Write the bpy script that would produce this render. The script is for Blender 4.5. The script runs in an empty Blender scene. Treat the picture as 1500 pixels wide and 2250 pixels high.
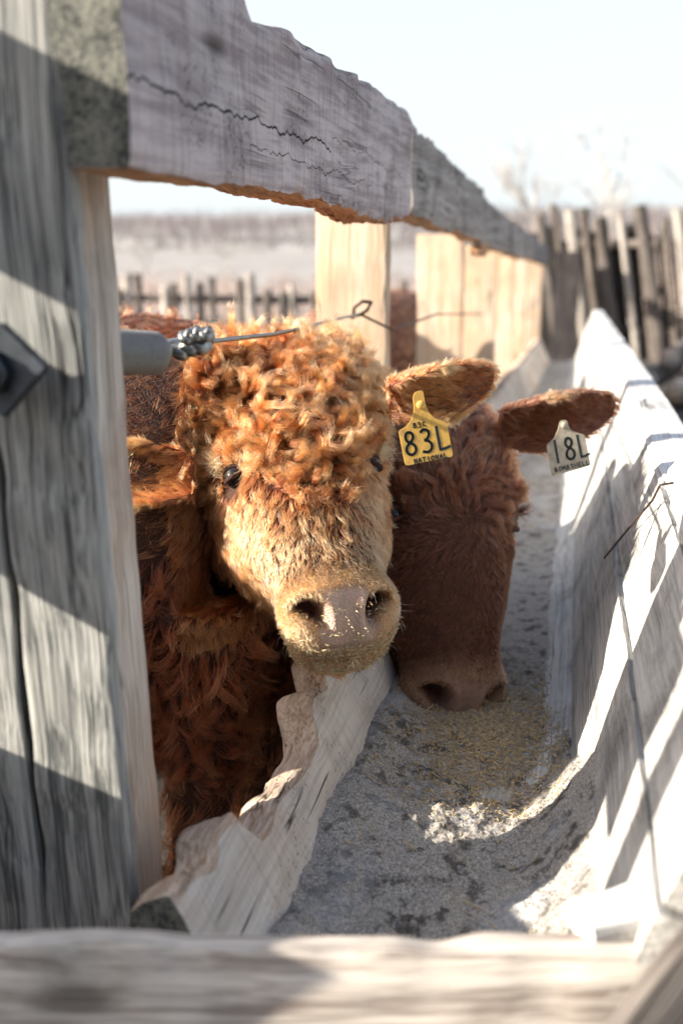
import bpy, bmesh, math, random
import numpy as np
from mathutils import Vector, Matrix, kdtree

# ------------------------------------------------------------------ camera, world, sun, exposure
F = 2187.0; PITCH = math.radians(15.0); H = 1.2
PSI = math.atan((1270 - 750) * math.cos(PITCH) / F)
cf = np.array([-math.sin(PSI) * math.cos(PITCH), math.cos(PSI) * math.cos(PITCH), -math.sin(PITCH)])
cr = np.array([math.cos(PSI), math.sin(PSI), 0.0]); cu = np.cross(cr, cf)
CAM = np.array([0, 0, H])
sc = bpy.context.scene
col = sc.collection
cam_d = bpy.data.cameras.new('camera'); cam = bpy.data.objects.new('camera', cam_d); col.objects.link(cam)
cam.matrix_world = Matrix(((cr[0], cu[0], -cf[0], 0), (cr[1], cu[1], -cf[1], 0), (cr[2], cu[2], -cf[2], H), (0, 0, 0, 1)))
cam_d.sensor_fit = 'VERTICAL'; cam_d.sensor_height = 36.0; cam_d.sensor_width = 24.0
cam_d.lens = 36.0 * F / 2250; cam_d.clip_start = 0.05; cam_d.clip_end = 2000
cam_d.dof.use_dof = True; cam_d.dof.focus_distance = 1.58; cam_d.dof.aperture_fstop = 2.2
sc.camera = cam
SUN = np.array([1.0, 0.45, -0.485]); SUN /= np.linalg.norm(SUN)      # direction the light travels
elev = math.asin(-SUN[2]); azim = math.atan2(-SUN[0], -SUN[1])       # towards the sun, clockwise from +Y
w = bpy.data.worlds.new('World'); sc.world = w; w.use_nodes = True
nt = w.node_tree; nt.nodes.clear()
sky = nt.nodes.new('ShaderNodeTexSky'); sky.sky_type = 'NISHITA'; sky.sun_disc = False
sky.sun_elevation = elev; sky.sun_rotation = azim; sky.air_density = 1.0; sky.dust_density = 2.5; sky.ozone_density = 1.0
bg = nt.nodes.new('ShaderNodeBackground'); bg.inputs[1].default_value = 0.15
wo = nt.nodes.new('ShaderNodeOutputWorld')
veil = nt.nodes.new('ShaderNodeMix'); veil.data_type = 'RGBA'; veil.inputs[0].default_value = 0.86        # thin high cloud veil
veil.inputs[7].default_value = (2.35, 2.52, 2.64, 1)
tcw = nt.nodes.new('ShaderNodeTexCoord'); sxw = nt.nodes.new('ShaderNodeSeparateXYZ'); nt.links.new(tcw.outputs['Generated'], sxw.inputs[0])
mrw = nt.nodes.new('ShaderNodeMapRange'); mrw.inputs[1].default_value = .28; mrw.inputs[2].default_value = .60; mrw.inputs[3].default_value = .86; mrw.inputs[4].default_value = .15
nt.links.new(sxw.outputs[2], mrw.inputs[0]); nt.links.new(mrw.outputs[0], veil.inputs[0])      # the veil lies low, the zenith is clear
nt.links.new(sky.outputs[0], veil.inputs[6]); nt.links.new(veil.outputs[2], bg.inputs[0]); nt.links.new(bg.outputs[0], wo.inputs[0])
sd = bpy.data.lights.new('sun', 'SUN'); sd.energy = 5.0; sd.angle = math.radians(0.5); sd.color = (1.0, 0.93, 0.82)
so = bpy.data.objects.new('sun', sd); col.objects.link(so)
so.rotation_euler = Vector(SUN).to_track_quat('-Z', 'Y').to_euler()
sc.view_settings.view_transform = 'Standard'; sc.view_settings.look = 'None'
sc.view_settings.exposure = 1.45; sc.view_settings.gamma = 1.0
sc.cycles.max_bounces = 6; sc.cycles.diffuse_bounces = 3; sc.cycles.glossy_bounces = 3; sc.cycles.transmission_bounces = 4
sc.cycles.use_denoising = True
HAIR = 1.0

# ------------------------------------------------------------------ helpers
rng = np.random.default_rng(7)
random.seed(7)
def unit(v):
    v = np.asarray(v, float); n = np.linalg.norm(v, axis=-1, keepdims=True); return v / np.maximum(n, 1e-9)
def ray(x, y): return cf + cr * (x - 750) / F + cu * (1125 - y) / F
def camvec(x, y, z): return x * cr + y * cu - z * cf        # image right, image up, towards the camera
def dep(x, y, D): return CAM + ray(x, y) * D
def _hash(i, j, k, s):
    h = (i * 374761393 + j * 668265263 + k * 2147483647 + s * 974711) & 0xffffffff
    h = ((h ^ (h >> 13)) * 1274126177) & 0xffffffff
    h = ((h ^ (h >> 16)) * 2246822519) & 0xffffffff
    return ((h ^ (h >> 15)) & 0xffff) / 32767.5 - 1.0
def vn(P, scale=1.0, seed=0):
    P = np.asarray(P, float) * scale + 1000.3; I = np.floor(P).astype(np.int64); f = P - I; f = f * f * (3 - 2 * f)
    r = 0
    for a in (0, 1):
        for b in (0, 1):
            for c in (0, 1):
                wgt = (f[..., 0] if a else 1 - f[..., 0]) * (f[..., 1] if b else 1 - f[..., 1]) * (f[..., 2] if c else 1 - f[..., 2])
                r = r + wgt * _hash(I[..., 0] + a, I[..., 1] + b, I[..., 2] + c, seed)
    return r
def fbm(P, scale=1.0, seed=0, o=4):
    r = 0; a = 1.0
    for i in range(o):
        r = r + a * vn(P, scale * 2 ** i, seed + i * 17); a *= 0.5
    return r
def vnv(P, scale, seed): return np.stack([vn(P, scale, seed + k * 101) for k in range(3)], -1)
def tag(o, label=None, cat=None, group=None, kind=None):
    for k, v in (('label', label), ('category', cat), ('group', group), ('kind', kind)):
        if v: o[k] = v
    return o
def mesh_obj(name, V, Fc, m=None, parent=None, smooth=True, loc=(0, 0, 0), mat4=None):
    me = bpy.data.meshes.new(name); me.from_pydata([tuple(v) for v in V], [], [tuple(f) for f in Fc]); me.update()
    if smooth: me.polygons.foreach_set('use_smooth', [True] * len(me.polygons))
    o = bpy.data.objects.new(name, me); col.objects.link(o)
    if m: me.materials.append(m)
    if mat4 is not None: o.matrix_world = mat4
    else: o.location = loc
    if parent: o.parent = parent
    return o
def empty(name, loc=(0, 0, 0)):
    o = bpy.data.objects.new(name, None); o.empty_display_size = 0.1; o.location = loc; col.objects.link(o); return o
class MB:
    def __init__(s): s.V = []; s.F = []
    def add(s, V, Fc):
        n = len(s.V); s.V += [tuple(v) for v in V]; s.F += [tuple(i + n for i in f) for f in Fc]
    def tube(s, P, R, n=8, cap=True, up=None):
        P = np.asarray(P, float); R = np.ones(len(P)) * R
        T = unit(np.gradient(P, axis=0)); a = np.array([0, 0, 1.0]) if abs(T[0][2]) < .9 else np.array([1.0, 0, 0])
        V = []; x = unit(np.cross(T[0], a))
        for p, t, r in zip(P, T, R):
            x = unit(x - t * (x @ t)); y = np.cross(t, x)
            for k in range(n):
                th = 2 * math.pi * k / n; V.append(p + r * (x * math.cos(th) + y * math.sin(th)))
        Fc = [(i * n + k, i * n + (k + 1) % n, (i + 1) * n + (k + 1) % n, (i + 1) * n + k) for i in range(len(P) - 1) for k in range(n)]
        if cap: Fc += [tuple(range(n))[::-1], tuple((len(P) - 1) * n + k for k in range(n))]
        s.add(V, Fc)
    def ico(s, c, r, sub=2, sc=(1, 1, 1)):
        bm = bmesh.new(); bmesh.ops.create_icosphere(bm, subdivisions=sub, radius=1)
        s.add([np.array(v.co) * np.array(sc) * r + np.array(c) for v in bm.verts], [[v.index for v in f.verts] for f in bm.faces]); bm.free()
    def build(s, name, m, parent=None, smooth=True, loc=(0, 0, 0)):
        return mesh_obj(name, s.V, s.F, m, parent, smooth, loc)

# ------------------------------------------------------------------ materials
def newmat(name):
    m = bpy.data.materials.new(name); m.use_nodes = True; n = m.node_tree.nodes; n.clear()
    out = n.new('ShaderNodeOutputMaterial'); b = n.new('ShaderNodeBsdfPrincipled')
    m.node_tree.links.new(b.outputs[0], out.inputs[0]); return m, m.node_tree, b
class NG:
    def __init__(s, nt): s.nt = nt
    def n(s, t, **kw):
        x = s.nt.nodes.new(t)
        for k, v in kw.items():
            if k.startswith('i_'):
                key = k[2:]; key = int(key) if key.isdigit() else key.replace('_', ' ')
                x.inputs[key].default_value = v
            else: setattr(x, k, v)
        return x
    def l(s, a, b): s.nt.links.new(a, b)
    def noise(s, vec, scale, detail=4, rough=.55, dist=0):
        x = s.n('ShaderNodeTexNoise'); s.l(vec, x.inputs['Vector']); x.inputs['Scale'].default_value = scale
        x.inputs['Detail'].default_value = detail; x.inputs['Roughness'].default_value = rough; x.inputs['Distortion'].default_value = dist
        return x.outputs['Fac']
    def mapping(s, vec, scale, loc=(0, 0, 0)):
        x = s.n('ShaderNodeMapping'); s.l(vec, x.inputs[0]); x.inputs['Scale'].default_value = scale; x.inputs['Location'].default_value = loc
        return x.outputs[0]
    def ramp(s, fac, stops):
        x = s.n('ShaderNodeValToRGB'); s.l(fac, x.inputs[0]); e = x.color_ramp.elements
        while len(e) < len(stops): e.new(0.5)
        for q, (p, c) in zip(e, stops):
            q.position = p; q.color = (c, c, c, 1) if isinstance(c, (int, float)) else (*c, 1)
        return x.outputs[0]
    def mix(s, fac, a, b, mode='MIX'):
        x = s.n('ShaderNodeMix', data_type='RGBA', blend_type=mode)
        for inp, v in ((x.inputs[0], fac), (x.inputs[6], a), (x.inputs[7], b)):
            if isinstance(v, (int, float)): inp.default_value = v if inp.type == 'VALUE' else (v, v, v, 1)
            elif isinstance(v, tuple): inp.default_value = (*v, 1)
            else: s.l(v, inp)
        return x.outputs[2]
    def math(s, op, a, b=0.0):
        x = s.n('ShaderNodeMath', operation=op)
        for inp, v in ((x.inputs[0], a), (x.inputs[1], b)):
            if isinstance(v, (int, float)): inp.default_value = v
            else: s.l(v, inp)
        return x.outputs[0]
    def bump(s, h, strength, dist, b, prev=None):
        x = s.n('ShaderNodeBump'); s.l(h, x.inputs['Height']); x.inputs['Strength'].default_value = strength; x.inputs['Distance'].default_value = dist
        if prev: s.l(prev, x.inputs['Normal'])
        s.l(x.outputs[0], b.inputs['Normal']); return x.outputs[0]

def wood(name, light, dark, stain=(.10, .085, .07), stain_amt=.5, saw=0.0, longcrack=(), crack=1.0, bump=1.0, warm=None, knots=.5, pores=0.0, grain=1.0):
    m, t, b = newmat(name); g = NG(t)
    tc = g.n('ShaderNodeTexCoord').outputs['Object']
    rnd = g.n('ShaderNodeObjectInfo').outputs['Random']
    off = g.n('ShaderNodeCombineXYZ'); r7 = g.math('MULTIPLY', rnd, 37.0)
    for k in range(3): g.l(r7, off.inputs[k])
    add = g.n('ShaderNodeVectorMath', operation='ADD'); g.l(tc, add.inputs[0]); g.l(off.outputs[0], add.inputs[1]); P = add.outputs[0]
    # gentle warp of the grain
    wn = g.n('ShaderNodeTexNoise'); g.l(P, wn.inputs['Vector']); wn.inputs['Scale'].default_value = 3.0; wn.inputs['Detail'].default_value = 1
    wv = g.n('ShaderNodeVectorMath', operation='SCALE'); g.l(wn.outputs['Color'], wv.inputs[0]); wv.inputs['Scale'].default_value = .022
    wa = g.n('ShaderNodeVectorMath', operation='ADD'); g.l(P, wa.inputs[0]); g.l(wv.outputs[0], wa.inputs[1]); Q = wa.outputs[0]
    g1 = g.noise(g.mapping(Q, (34 * grain, 1.3, 34 * grain)), 1.0, 5, .6)
    g2 = g.noise(g.mapping(Q, (190 * grain, 6, 190 * grain)), 1.0, 3, .6)
    g3 = g.noise(P, 5.0, 5, .6)
    fib = g.math('ADD', g.math('MULTIPLY', g1, .50), g.math('MULTIPLY', g2, .50))
    c = g.mix(g.ramp(fib, [(.41, 0.0), (.57, 1.0)]), dark, light)
    if warm: c = g.mix(g.ramp(g.noise(P, 3.1, 3, .5), [(.42, 0.0), (.66, .75)]), c, warm)
    c = g.mix(g.math('MULTIPLY', g.ramp(g3, [(.52, 0.0), (.75, 1.0)]), stain_amt), c, stain)
    # long drying cracks along the grain
    ck = g.noise(g.mapping(Q, (11, .30, 11)), 1.0, 4, .55)
    band = g.math('ABSOLUTE', g.math('SUBTRACT', ck, .5)); br = g.noise(g.mapping(P, (3, 3, 3), (9, 4, 2)), 1.0, 2)
    crk = g.math('MULTIPLY', g.ramp(band, [(.0, 1.0), (.009, 0.0)]), g.ramp(br, [(.50, 0.0), (.56, crack)]))
    if longcrack:
        sx = g.n('ShaderNodeSeparateXYZ'); g.l(tc, sx.inputs[0])
        for (y0, y1, z0, sl_, wd_) in longcrack:
            nz_ = g.math('MULTIPLY', g.math('SUBTRACT', g.noise(g.mapping(tc, (0, 9, 0), (0, z0 * 50, 0)), 1.0, 4, .6), .5), .07)
            zc_ = g.math('ADD', g.math('ADD', g.math('MULTIPLY', g.math('SUBTRACT', sx.outputs[1], y0), sl_), z0), nz_)
            dz_ = g.math('ABSOLUTE', g.math('SUBTRACT', sx.outputs[2], zc_))
            wid = g.math('MULTIPLY', g.noise(g.mapping(tc, (0, 14, 0), (0, 3 + z0, 0)), 1.0, 2), wd_ * 2)
            in_ = g.math('MULTIPLY', g.math('GREATER_THAN', sx.outputs[1], y0), g.math('LESS_THAN', sx.outputs[1], y1))
            crk = g.math('MAXIMUM', crk, g.math('MULTIPLY', g.math('LESS_THAN', dz_, wid), in_))
    c = g.mix(crk, c, (.02, .016, .013))
    h = g.math('SUBTRACT', fib, g.math('MULTIPLY', crk, .8))
    if knots:
        vo = g.n('ShaderNodeTexVoronoi', feature='F1'); g.l(g.mapping(P, (5, 1.6, 5)), vo.inputs['Vector']); vo.inputs['Scale'].default_value = 1.3
        kn = g.ramp(vo.outputs['Distance'], [(.05, knots), (.11, 0.0)])
        c = g.mix(kn, c, (.05, .035, .025)); h = g.math('SUBTRACT', h, g.math('MULTIPLY', kn, .4))
    if saw:
        s1 = g.noise(g.mapping(P, (10, 150, 10)), 1.0, 3, .7)
        c = g.mix(g.math('MULTIPLY', g.ramp(s1, [(.50, 0.0), (.72, 1.0)]), saw), c, stain)
        h = g.math('ADD', h, g.math('MULTIPLY', s1, saw * 1.2))
    if pores:
        v2 = g.n('ShaderNodeTexVoronoi', feature='F1'); g.l(P, v2.inputs['Vector']); v2.inputs['Scale'].default_value = 110
        pr = g.math('MULTIPLY', g.ramp(v2.outputs['Distance'], [(.12, pores), (.3, 0.0)]), g.ramp(g3, [(.5, 0.0), (.6, 1.0)]))
        c = g.mix(pr, c, (.015, .012, .01)); h = g.math('SUBTRACT', h, pr)
    g.l(c, b.inputs['Base Color']); b.inputs['Roughness'].default_value = .85
    b.inputs['Specular IOR Level'].default_value = .25
    g.bump(h, .9 * bump, .0035, b)
    return m
M = {}
M['beam'] = wood('weathered lavender grey timber', (.64, .55, .53), (.38, .31, .30), stain=(.13, .105, .10), stain_amt=.7, saw=.55, crack=.55, longcrack=((.93, 1.75, 1.352, .010, .0016), (1.3, 2.1, 1.325, -.01, .0008), (1.75, 2.5, 1.38, -.03, .0007)), grain=.45, knots=.8, pores=.8, bump=1.0)
M['beam_far'] = wood('weathered grey timber', (.42, .38, .35), (.20, .17, .15), stain_amt=.8, saw=.2)
M['raw'] = wood('chewed raw wood with orange bounce tint', (.55, .34, .20), (.30, .15, .08), stain=(.10, .05, .03), stain_amt=.7, crack=1, bump=1.4, knots=0)  # the orange also carries the bounce light under the top rail
M['gnawed'] = wood('gnawed splintered wood', (.56, .44, .34), (.30, .20, .13), stain=(.10, .08, .07), stain_amt=.8, crack=1, bump=1.6, knots=0, pores=.8)
M['shaded_end_grain'] = wood('sawn end grain darkened as shade', (.20, .195, .16), (.04, .042, .04), stain=(.05, .05, .04), stain_amt=.7, saw=.2, knots=0)  # darkened so the shadow on the rail end sits in the colour
M['post'] = wood('grey weathered post wood', (.66, .61, .54), (.30, .25, .20), stain=(.15, .12, .09), stain_amt=.55, warm=(.45, .31, .22), knots=.4, grain=1.4)
M['wall_board'] = wood('pale grey gate boards', (.41, .40, .365), (.085, .088, .085), stain=(.09, .09, .08), stain_amt=.6, knots=.7, crack=.8, grain=1.6)
M['pale'] = wood('pale sunlit pine board', (.66, .54, .42), (.46, .33, .22), stain=(.30, .24, .2), stain_amt=.5, warm=(.55, .36, .22), knots=.5)
M['trough_side'] = wood('scuffed trough plank', (.68, .63, .56), (.50, .44, .38), saw=.3, stain=(.24, .19, .15), stain_amt=.6, warm=(.58, .44, .33), knots=.15, grain=.8, pores=.5)
M['trough_right'] = wood('bleached trough boards', (.56, .535, .49), (.31, .295, .27), stain=(.13, .12, .11), stain_amt=.85, knots=.2, grain=.9, pores=.5, bump=1.0, crack=.45)
M['curb'] = wood('bleached top curb', (.62, .60, .58), (.42, .40, .38), stain=(.10, .1, .1), stain_amt=.5, pores=.6)
M['cross'] = wood('brown grey cross beam', (.62, .55, .47), (.26, .21, .175), stain=(.14, .13, .10), stain_amt=.6, knots=.6)
M['log'] = wood('dark bark log', (.20, .165, .14), (.07, .055, .045), stain=(.05, .04, .03), stain_amt=.8, knots=.2)
M['slab'] = wood('grey slab fence board', (.50, .45, .39), (.26, .22, .19), stain=(.08, .065, .05), stain_amt=.8, knots=.4)
M['dark_board'] = wood('near-black board', (.045, .038, .035), (.02, .017, .016), knots=0)  # near black, for the paling gaps and the added screen behind the camera
M['slab_dark'] = wood('dim slab board', (.17, .145, .125), (.07, .058, .05), stain=(.04, .03, .03), stain_amt=.8, knots=.2)
M['shade_post'] = wood('post with shade in its colour', (.06, .05, .05), (.03, .025, .025), knots=0)  # near black stands in for the shade on the far end post

def simple(name, colr, rough=.6, metal=0.0, nscale=60, var=.35, bump=.3, dist=.002):
    m, t, b = newmat(name); g = NG(t); P = g.n('ShaderNodeTexCoord').outputs['Object']
    n = g.noise(P, nscale, 5, .6); d = tuple(x * (1 - var) for x in colr)
    g.l(g.mix(g.ramp(n, [(.35, 0.0), (.65, 1.0)]), d, colr), b.inputs['Base Color'])
    b.inputs['Roughness'].default_value = rough; b.inputs['Metallic'].default_value = metal
    if bump: g.bump(n, bump, dist, b)
    return m
M['steel'] = simple('galvanised steel', (.42, .42, .40), .38, .9, 90, .4)
M['black_steel'] = simple('dark forged steel plate', (.075, .085, .10), .45, .6, 40, .5)
M['rust'] = simple('rusty wire', (.12, .07, .05), .7, .4, 200, .5)
M['plastic'] = simple('grey weathered handle', (.24, .23, .21), .45, 0, 200, .2)
M['straw'] = simple('dry chaff', (.55, .42, .24), .8, 0, 300, .35)
M['oat'] = simple('oat grain', (.58, .43, .24), .7, 0, 120, .5)

def feed_mat():
    m, t, b = newmat('ground feed'); g = NG(t); P = g.n('ShaderNodeTexCoord').outputs['Object']
    n1 = g.noise(P, 330, 4, .7); n2 = g.noise(P, 28, 6, .65); n3 = g.noise(P, 7, 4, .55)
    c = g.mix(g.ramp(n1, [(.35, 0.0), (.65, 1.0)]), (.20, .178, .155), (.58, .53, .465))
    c = g.mix(g.math('MULTIPLY', g.ramp(n2, [(.52, 0.0), (.60, 1.0)]), .75), c, (.05, .043, .036))
    c = g.mix(g.math('MULTIPLY', g.ramp(n3, [(.55, 0.0), (.68, 1.0)]), .7), c, (.46, .46, .46))
    g.l(c, b.inputs['Base Color']); b.inputs['Roughness'].default_value = .95; b.inputs['Specular IOR Level'].default_value = .1
    h = g.math('ADD', n1, g.math('MULTIPLY', n2, 2.0)); g.bump(h, 1.0, .003, b); return m
M['feed'] = feed_mat()
def ground_mat():
    m, t, b = newmat('barnyard ground'); g = NG(t); P = g.n('ShaderNodeTexCoord').outputs['Object']
    n = g.noise(P, .8, 6, .6); n2 = g.noise(P, 30, 4, .6)
    c = g.mix(g.ramp(n, [(.4, 0.0), (.6, 1.0)]), (.022, .016, .012), (.07, .055, .045))
    c = g.mix(g.ramp(n2, [(.55, 0.0), (.75, .4)]), c, (.22, .19, .15))
    g.l(c, b.inputs['Base Color']); b.inputs['Roughness'].default_value = .95; g.bump(n2, .6, .02, b); return m
M['ground'] = ground_mat()
def land(name, a, bcol, s):
    m, t, b = newmat(name); g = NG(t); P = g.n('ShaderNodeTexCoord').outputs['Object']
    g.l(g.mix(g.ramp(g.noise(P, s, 6, .65), [(.38, 0.0), (.62, 1.0)]), a, bcol), b.inputs['Base Color']); b.inputs['Roughness'].default_value = 1; return m
M['meadow'] = land('pale winter meadow', (.16, .14, .12), (.36, .33, .30), .6)
M['hill'] = land('wooded hillside', (.15, .135, .12), (.34, .31, .28), .05)
M['snow'] = land('old snow', (.75, .76, .78), (.85, .86, .88), .8)
M['bark'] = land('grey aspen bark', (.30, .27, .25), (.55, .52, .49), 3)

# ------------------------------------------------------------------ generic plank: local x = thickness, y = length, z = width
def plank(name, m, frame, L, vb, vt, th, u0=0.0, n_u=60, nz=10, nx=4, amp=.003, seed=0, rnd=.006, end_amp=0.0, lean=None, chew=None, parent=None, raw=None, bow=None, raw_top=None):
    """frame: 4x4 (local x thickness, y length, z width). vb/vt: functions of y giving lower / upper edge."""
    th_f = th if callable(th) else (lambda y: th)
    us = np.linspace(u0, u0 + L, n_u)
    # cross-section loop in unit coordinates (a in [-1,1] thickness, b in [0,1] width)
    loop = []
    for k in range(nz): loop.append((1, k / nz))
    for k in range(nx): loop.append((1 - 2 * k / nx, 1))
    for k in range(nz): loop.append((-1, 1 - k / nz))
    for k in range(nx): loop.append((-1 + 2 * k / nx, 0))
    A = np.array([l[0] for l in loop]); B = np.array([l[1] for l in loop])
    V = []
    for u in us:
        lo, hi, t2 = vb(u), vt(u), th_f(u) / 2
        z = lo + (hi - lo) * B; x = t2 * A
        # round the corners
        dz = np.minimum(z - lo, hi - z); dx = t2 - np.abs(x)
        cz = np.where((B == 0) | (B == 1), 1.0, 0.0)
        corner = ((np.abs(A) == 1) & ((B == 0) | (B == 1)))
        x = np.where(corner, x - np.sign(A) * rnd * .35, x); z = np.where(corner, z + np.where(B == 0, 1, -1) * rnd * .35, z)
        V.append(np.stack([x, np.full_like(x, u), z], -1))
    V = np.array(V); n = len(loop)
    d = np.stack([vn(V, 22, seed + 1), vn(V, 22, seed + 2) * .3, vn(V, 22, seed + 3)], -1) * amp
    d += np.stack([vn(V, 6, seed + 5), 0 * V[..., 0], vn(V, 6, seed + 7)], -1) * amp * 1.3
    V = V + d
    if end_amp:
        for e, sg in ((0, 1), (-1, -1)): V[e, :, 1] += sg * end_amp * np.abs(vn(V[e], 25, seed + 9))
    if chew is not None: V = chew(V, A, B)
    if bow is not None: V = bow(V)
    Vf = V.reshape(-1, 3); Fc = []
    for i in range(n_u - 1):
        for k in range(n):
            Fc.append((i * n + k, i * n + (k + 1) % n, (i + 1) * n + (k + 1) % n, (i + 1) * n + k))
    c0 = len(Vf); Vf = np.vstack([Vf, V[0].mean(0), V[-1].mean(0)])
    for k in range(n):
        Fc.append((c0, (k + 1) % n, k)); Fc.append((c0 + 1, (n_u - 1) * n + k, (n_u - 1) * n + (k + 1) % n))
    o = mesh_obj(name, Vf, Fc, m, parent, True)
    me = o.data
    # flat-ish edges: mark sharp by angle
    me.set_sharp_from_angle(angle=math.radians(38))
    if raw is not None:
        me.materials.append(raw)
        mi = np.zeros(len(me.polygons), int)
        for i in range(n_u - 1):
            for k in range(n):
                if k >= 2 * nz + nx and chew is not None: mi[i * n + k] = 1
        me.polygons.foreach_set('material_index', mi)
    if raw_top is not None:
        me.materials.append(raw_top); mi = np.zeros(len(me.polygons), int)
        for i in range(n_u - 1):
            for k in range(nz - 1, nz + nx): mi[i * n + k] = 1
        me.polygons.foreach_set('material_index', mi)
    o.matrix_world = frame if parent is None else frame
    return o
def frame(origin, y_dir, z_dir):
    y = unit(y_dir); z = np.asarray(z_dir, float); z = unit(z - y * (z @ y)); x = np.cross(y, z)
    return Matrix(((x[0], y[0], z[0], origin[0]), (x[1], y[1], z[1], origin[1]), (x[2], y[2], z[2], origin[2]), (0, 0, 0, 1)))
drop = lambda y: -.028 * max(0.0, y - 2.6)

exec_part = True
# ================================================================== THE SETTING
def grid(name, x0, x1, y0, y1, nx, ny, zf, m, kind='structure'):
    X, Y = np.meshgrid(np.linspace(x0, x1, nx), np.linspace(y0, y1, ny)); Z = zf(X, Y)
    V = np.stack([X, Y, Z], -1).reshape(-1, 3)
    Fc = [(j * nx + i, j * nx + i + 1, (j + 1) * nx + i + 1, (j + 1) * nx + i) for j in range(ny - 1) for i in range(nx - 1)]
    o = mesh_obj(name, V, Fc, m); tag(o, kind=kind); return o
def gz(X, Y):
    P = np.stack([X, Y, 0 * X], -1)
    return -.028 * np.clip(Y - 2.6, 0, 14) + .05 * vn(P, .9, 3) * (Y > 3) + .02 * vn(P, 4, 5) - .02
grid('ground', -400, 400, -60, 1500, 5, 5, lambda X, Y: X * 0 - .62, M['meadow'])
grid('barnyard_ground', -14, 16, -6, 22, 151, 141, gz, M['ground'])
def hz(X, Y):
    P = np.stack([X, Y, 0 * X], -1)
    return -6 + 24 * np.clip((Y - 240) / 260, 0, 1) ** .7 + 4 * vn(P, .006, 4) + 1.2 * vn(P, .05, 9)
grid('hills', -700, 500, 230, 900, 121, 60, hz, M['hill'])

# ================================================================== FENCE: top planks
def interp(pts):
    xs = [p[0] for p in pts]; ys = [p[1] for p in pts]
    return lambda y: float(np.interp(y, xs, ys))
# beam, Y 0.93 -> 2.62
tb = interp([(.93, 1.440), (1.15, 1.48), (1.22, 1.52), (1.27, 1.525), (1.33, 1.478), (1.45, 1.492), (1.62, 1.502), (1.9, 1.500), (2.2, 1.512), (2.50, 1.515), (2.62, 1.495)])
bb = interp([(.93, 1.268), (1.1, 1.268), (1.4, 1.272), (1.6, 1.268), (1.9, 1.262), (2.05, 1.245), (2.2, 1.247), (2.45, 1.252), (2.62, 1.270)])
def chew_b(V, A, B):
    Vw = V.copy(); low = np.clip(1 - (V[..., 2] - 1.255) / .05, 0, 1)
    y = V[..., 1]; k = np.clip((y - 1.15) / .5, 0, 1)
    Vw[..., 2] += low * (.014 * np.abs(vn(V, 11, 31)) + .006 * vn(V, 50, 32) + .003 * vn(V, 120, 36)) * (.25 + k)
    Vw[..., 0] += low * .007 * vn(V, 35, 33) * k
    top = np.clip((V[..., 2] - 1.45) / .05, 0, 1)
    Vw[..., 2] += top * .005 * vn(V, 14, 34) * (y > 1.0); Vw[..., 0] += top * .006 * vn(V, 20, 35)
    return Vw
fr0 = frame((-.4575, 0, 0), (0, 1, 0), (0, 0, 1))
b = plank('fence_rail', M['beam'], fr0, 1.69, bb, tb, .075, u0=.93, n_u=220, nz=20, nx=8, amp=.0022, seed=3, chew=chew_b, raw=M['raw'])
b.data.materials.append(M['shaded_end_grain'])
for p_ in b.data.polygons:
    if abs(p_.normal.y) > .8 and p_.center.y < 1.0: p_.material_index = 2
tag(b, 'thick lavender grey top rail nearest the camera with a chewed orange underside', 'fence rail', 'top rails of the feeding fence')
far = [(2.655, 4.62), (4.63, 6.45), (6.46, 8.3), (8.31, 11.0), (11.02, 14.0)]
descs = ['grey top rail just past the dark joint above the second post', 'grey top rail with a bright orange split end on its underside', 'blurred grey top rail in the middle of the fence run',
         'blurred grey top rail second from the far end of the fence', 'blurred grey top rail at the far end of the fence']
for i, (y0, y1) in enumerate(far):
    xo = -.4575 + (.02 if i else 0.0) * i * .5
    t_ = lambda y, i=i: 1.49 + drop(y) * (1.0 if i < 4 else 1) + [.005, -.03, -.02, -.02, -.02][i]
    b_ = lambda y, i=i: 1.262 + drop(y) + [.012, .0, -.01, 0, 0][i]
    o = plank('fence_rail', M['beam_far'], frame((xo, 0, 0), (0, 1, 0), (0, 0, 1)), y1 - y0, b_, t_, .07, u0=y0, n_u=70, nz=10, nx=4, amp=.006, seed=11 + i,
              chew=(lambda V, A, B: V + np.stack([0 * A + 0 * V[..., 0], 0 * V[..., 0], (B == 0) * .012 * vn(V, 9, 77)], -1)), raw=M['raw'])
    tag(o, descs[i], 'fence rail', 'top rails of the feeding fence')

# ================================================================== FENCE: posts
def vpost(name, m, x, y, z0, z1, wx, wy, seed, lab, cat='fence post', group='upright posts of the feeding fence', tilt=(0, 0), parent=None, amp=.003, n_u=50):
    # wide along X (wx), deep along Y (wy)
    fr = frame((x, y, z0), (tilt[0], tilt[1], 1), (1, 0, 0))
    o = plank(name, m, fr, z1 - z0, lambda u: -wx / 2, lambda u: wx / 2, wy, n_u=n_u, nz=10, nx=5, amp=amp, seed=seed)
    if lab: tag(o, lab, cat, group)
    if parent: o.parent = parent
    return o
vpost('fence_post', M['post'], -.520, 1.008, 0.0, 1.276, .095, .105, 21, 'blurred grey square post in the left foreground under the near end of the top rail', n_u=90, amp=.0025, tilt=(-.022, 0))
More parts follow.
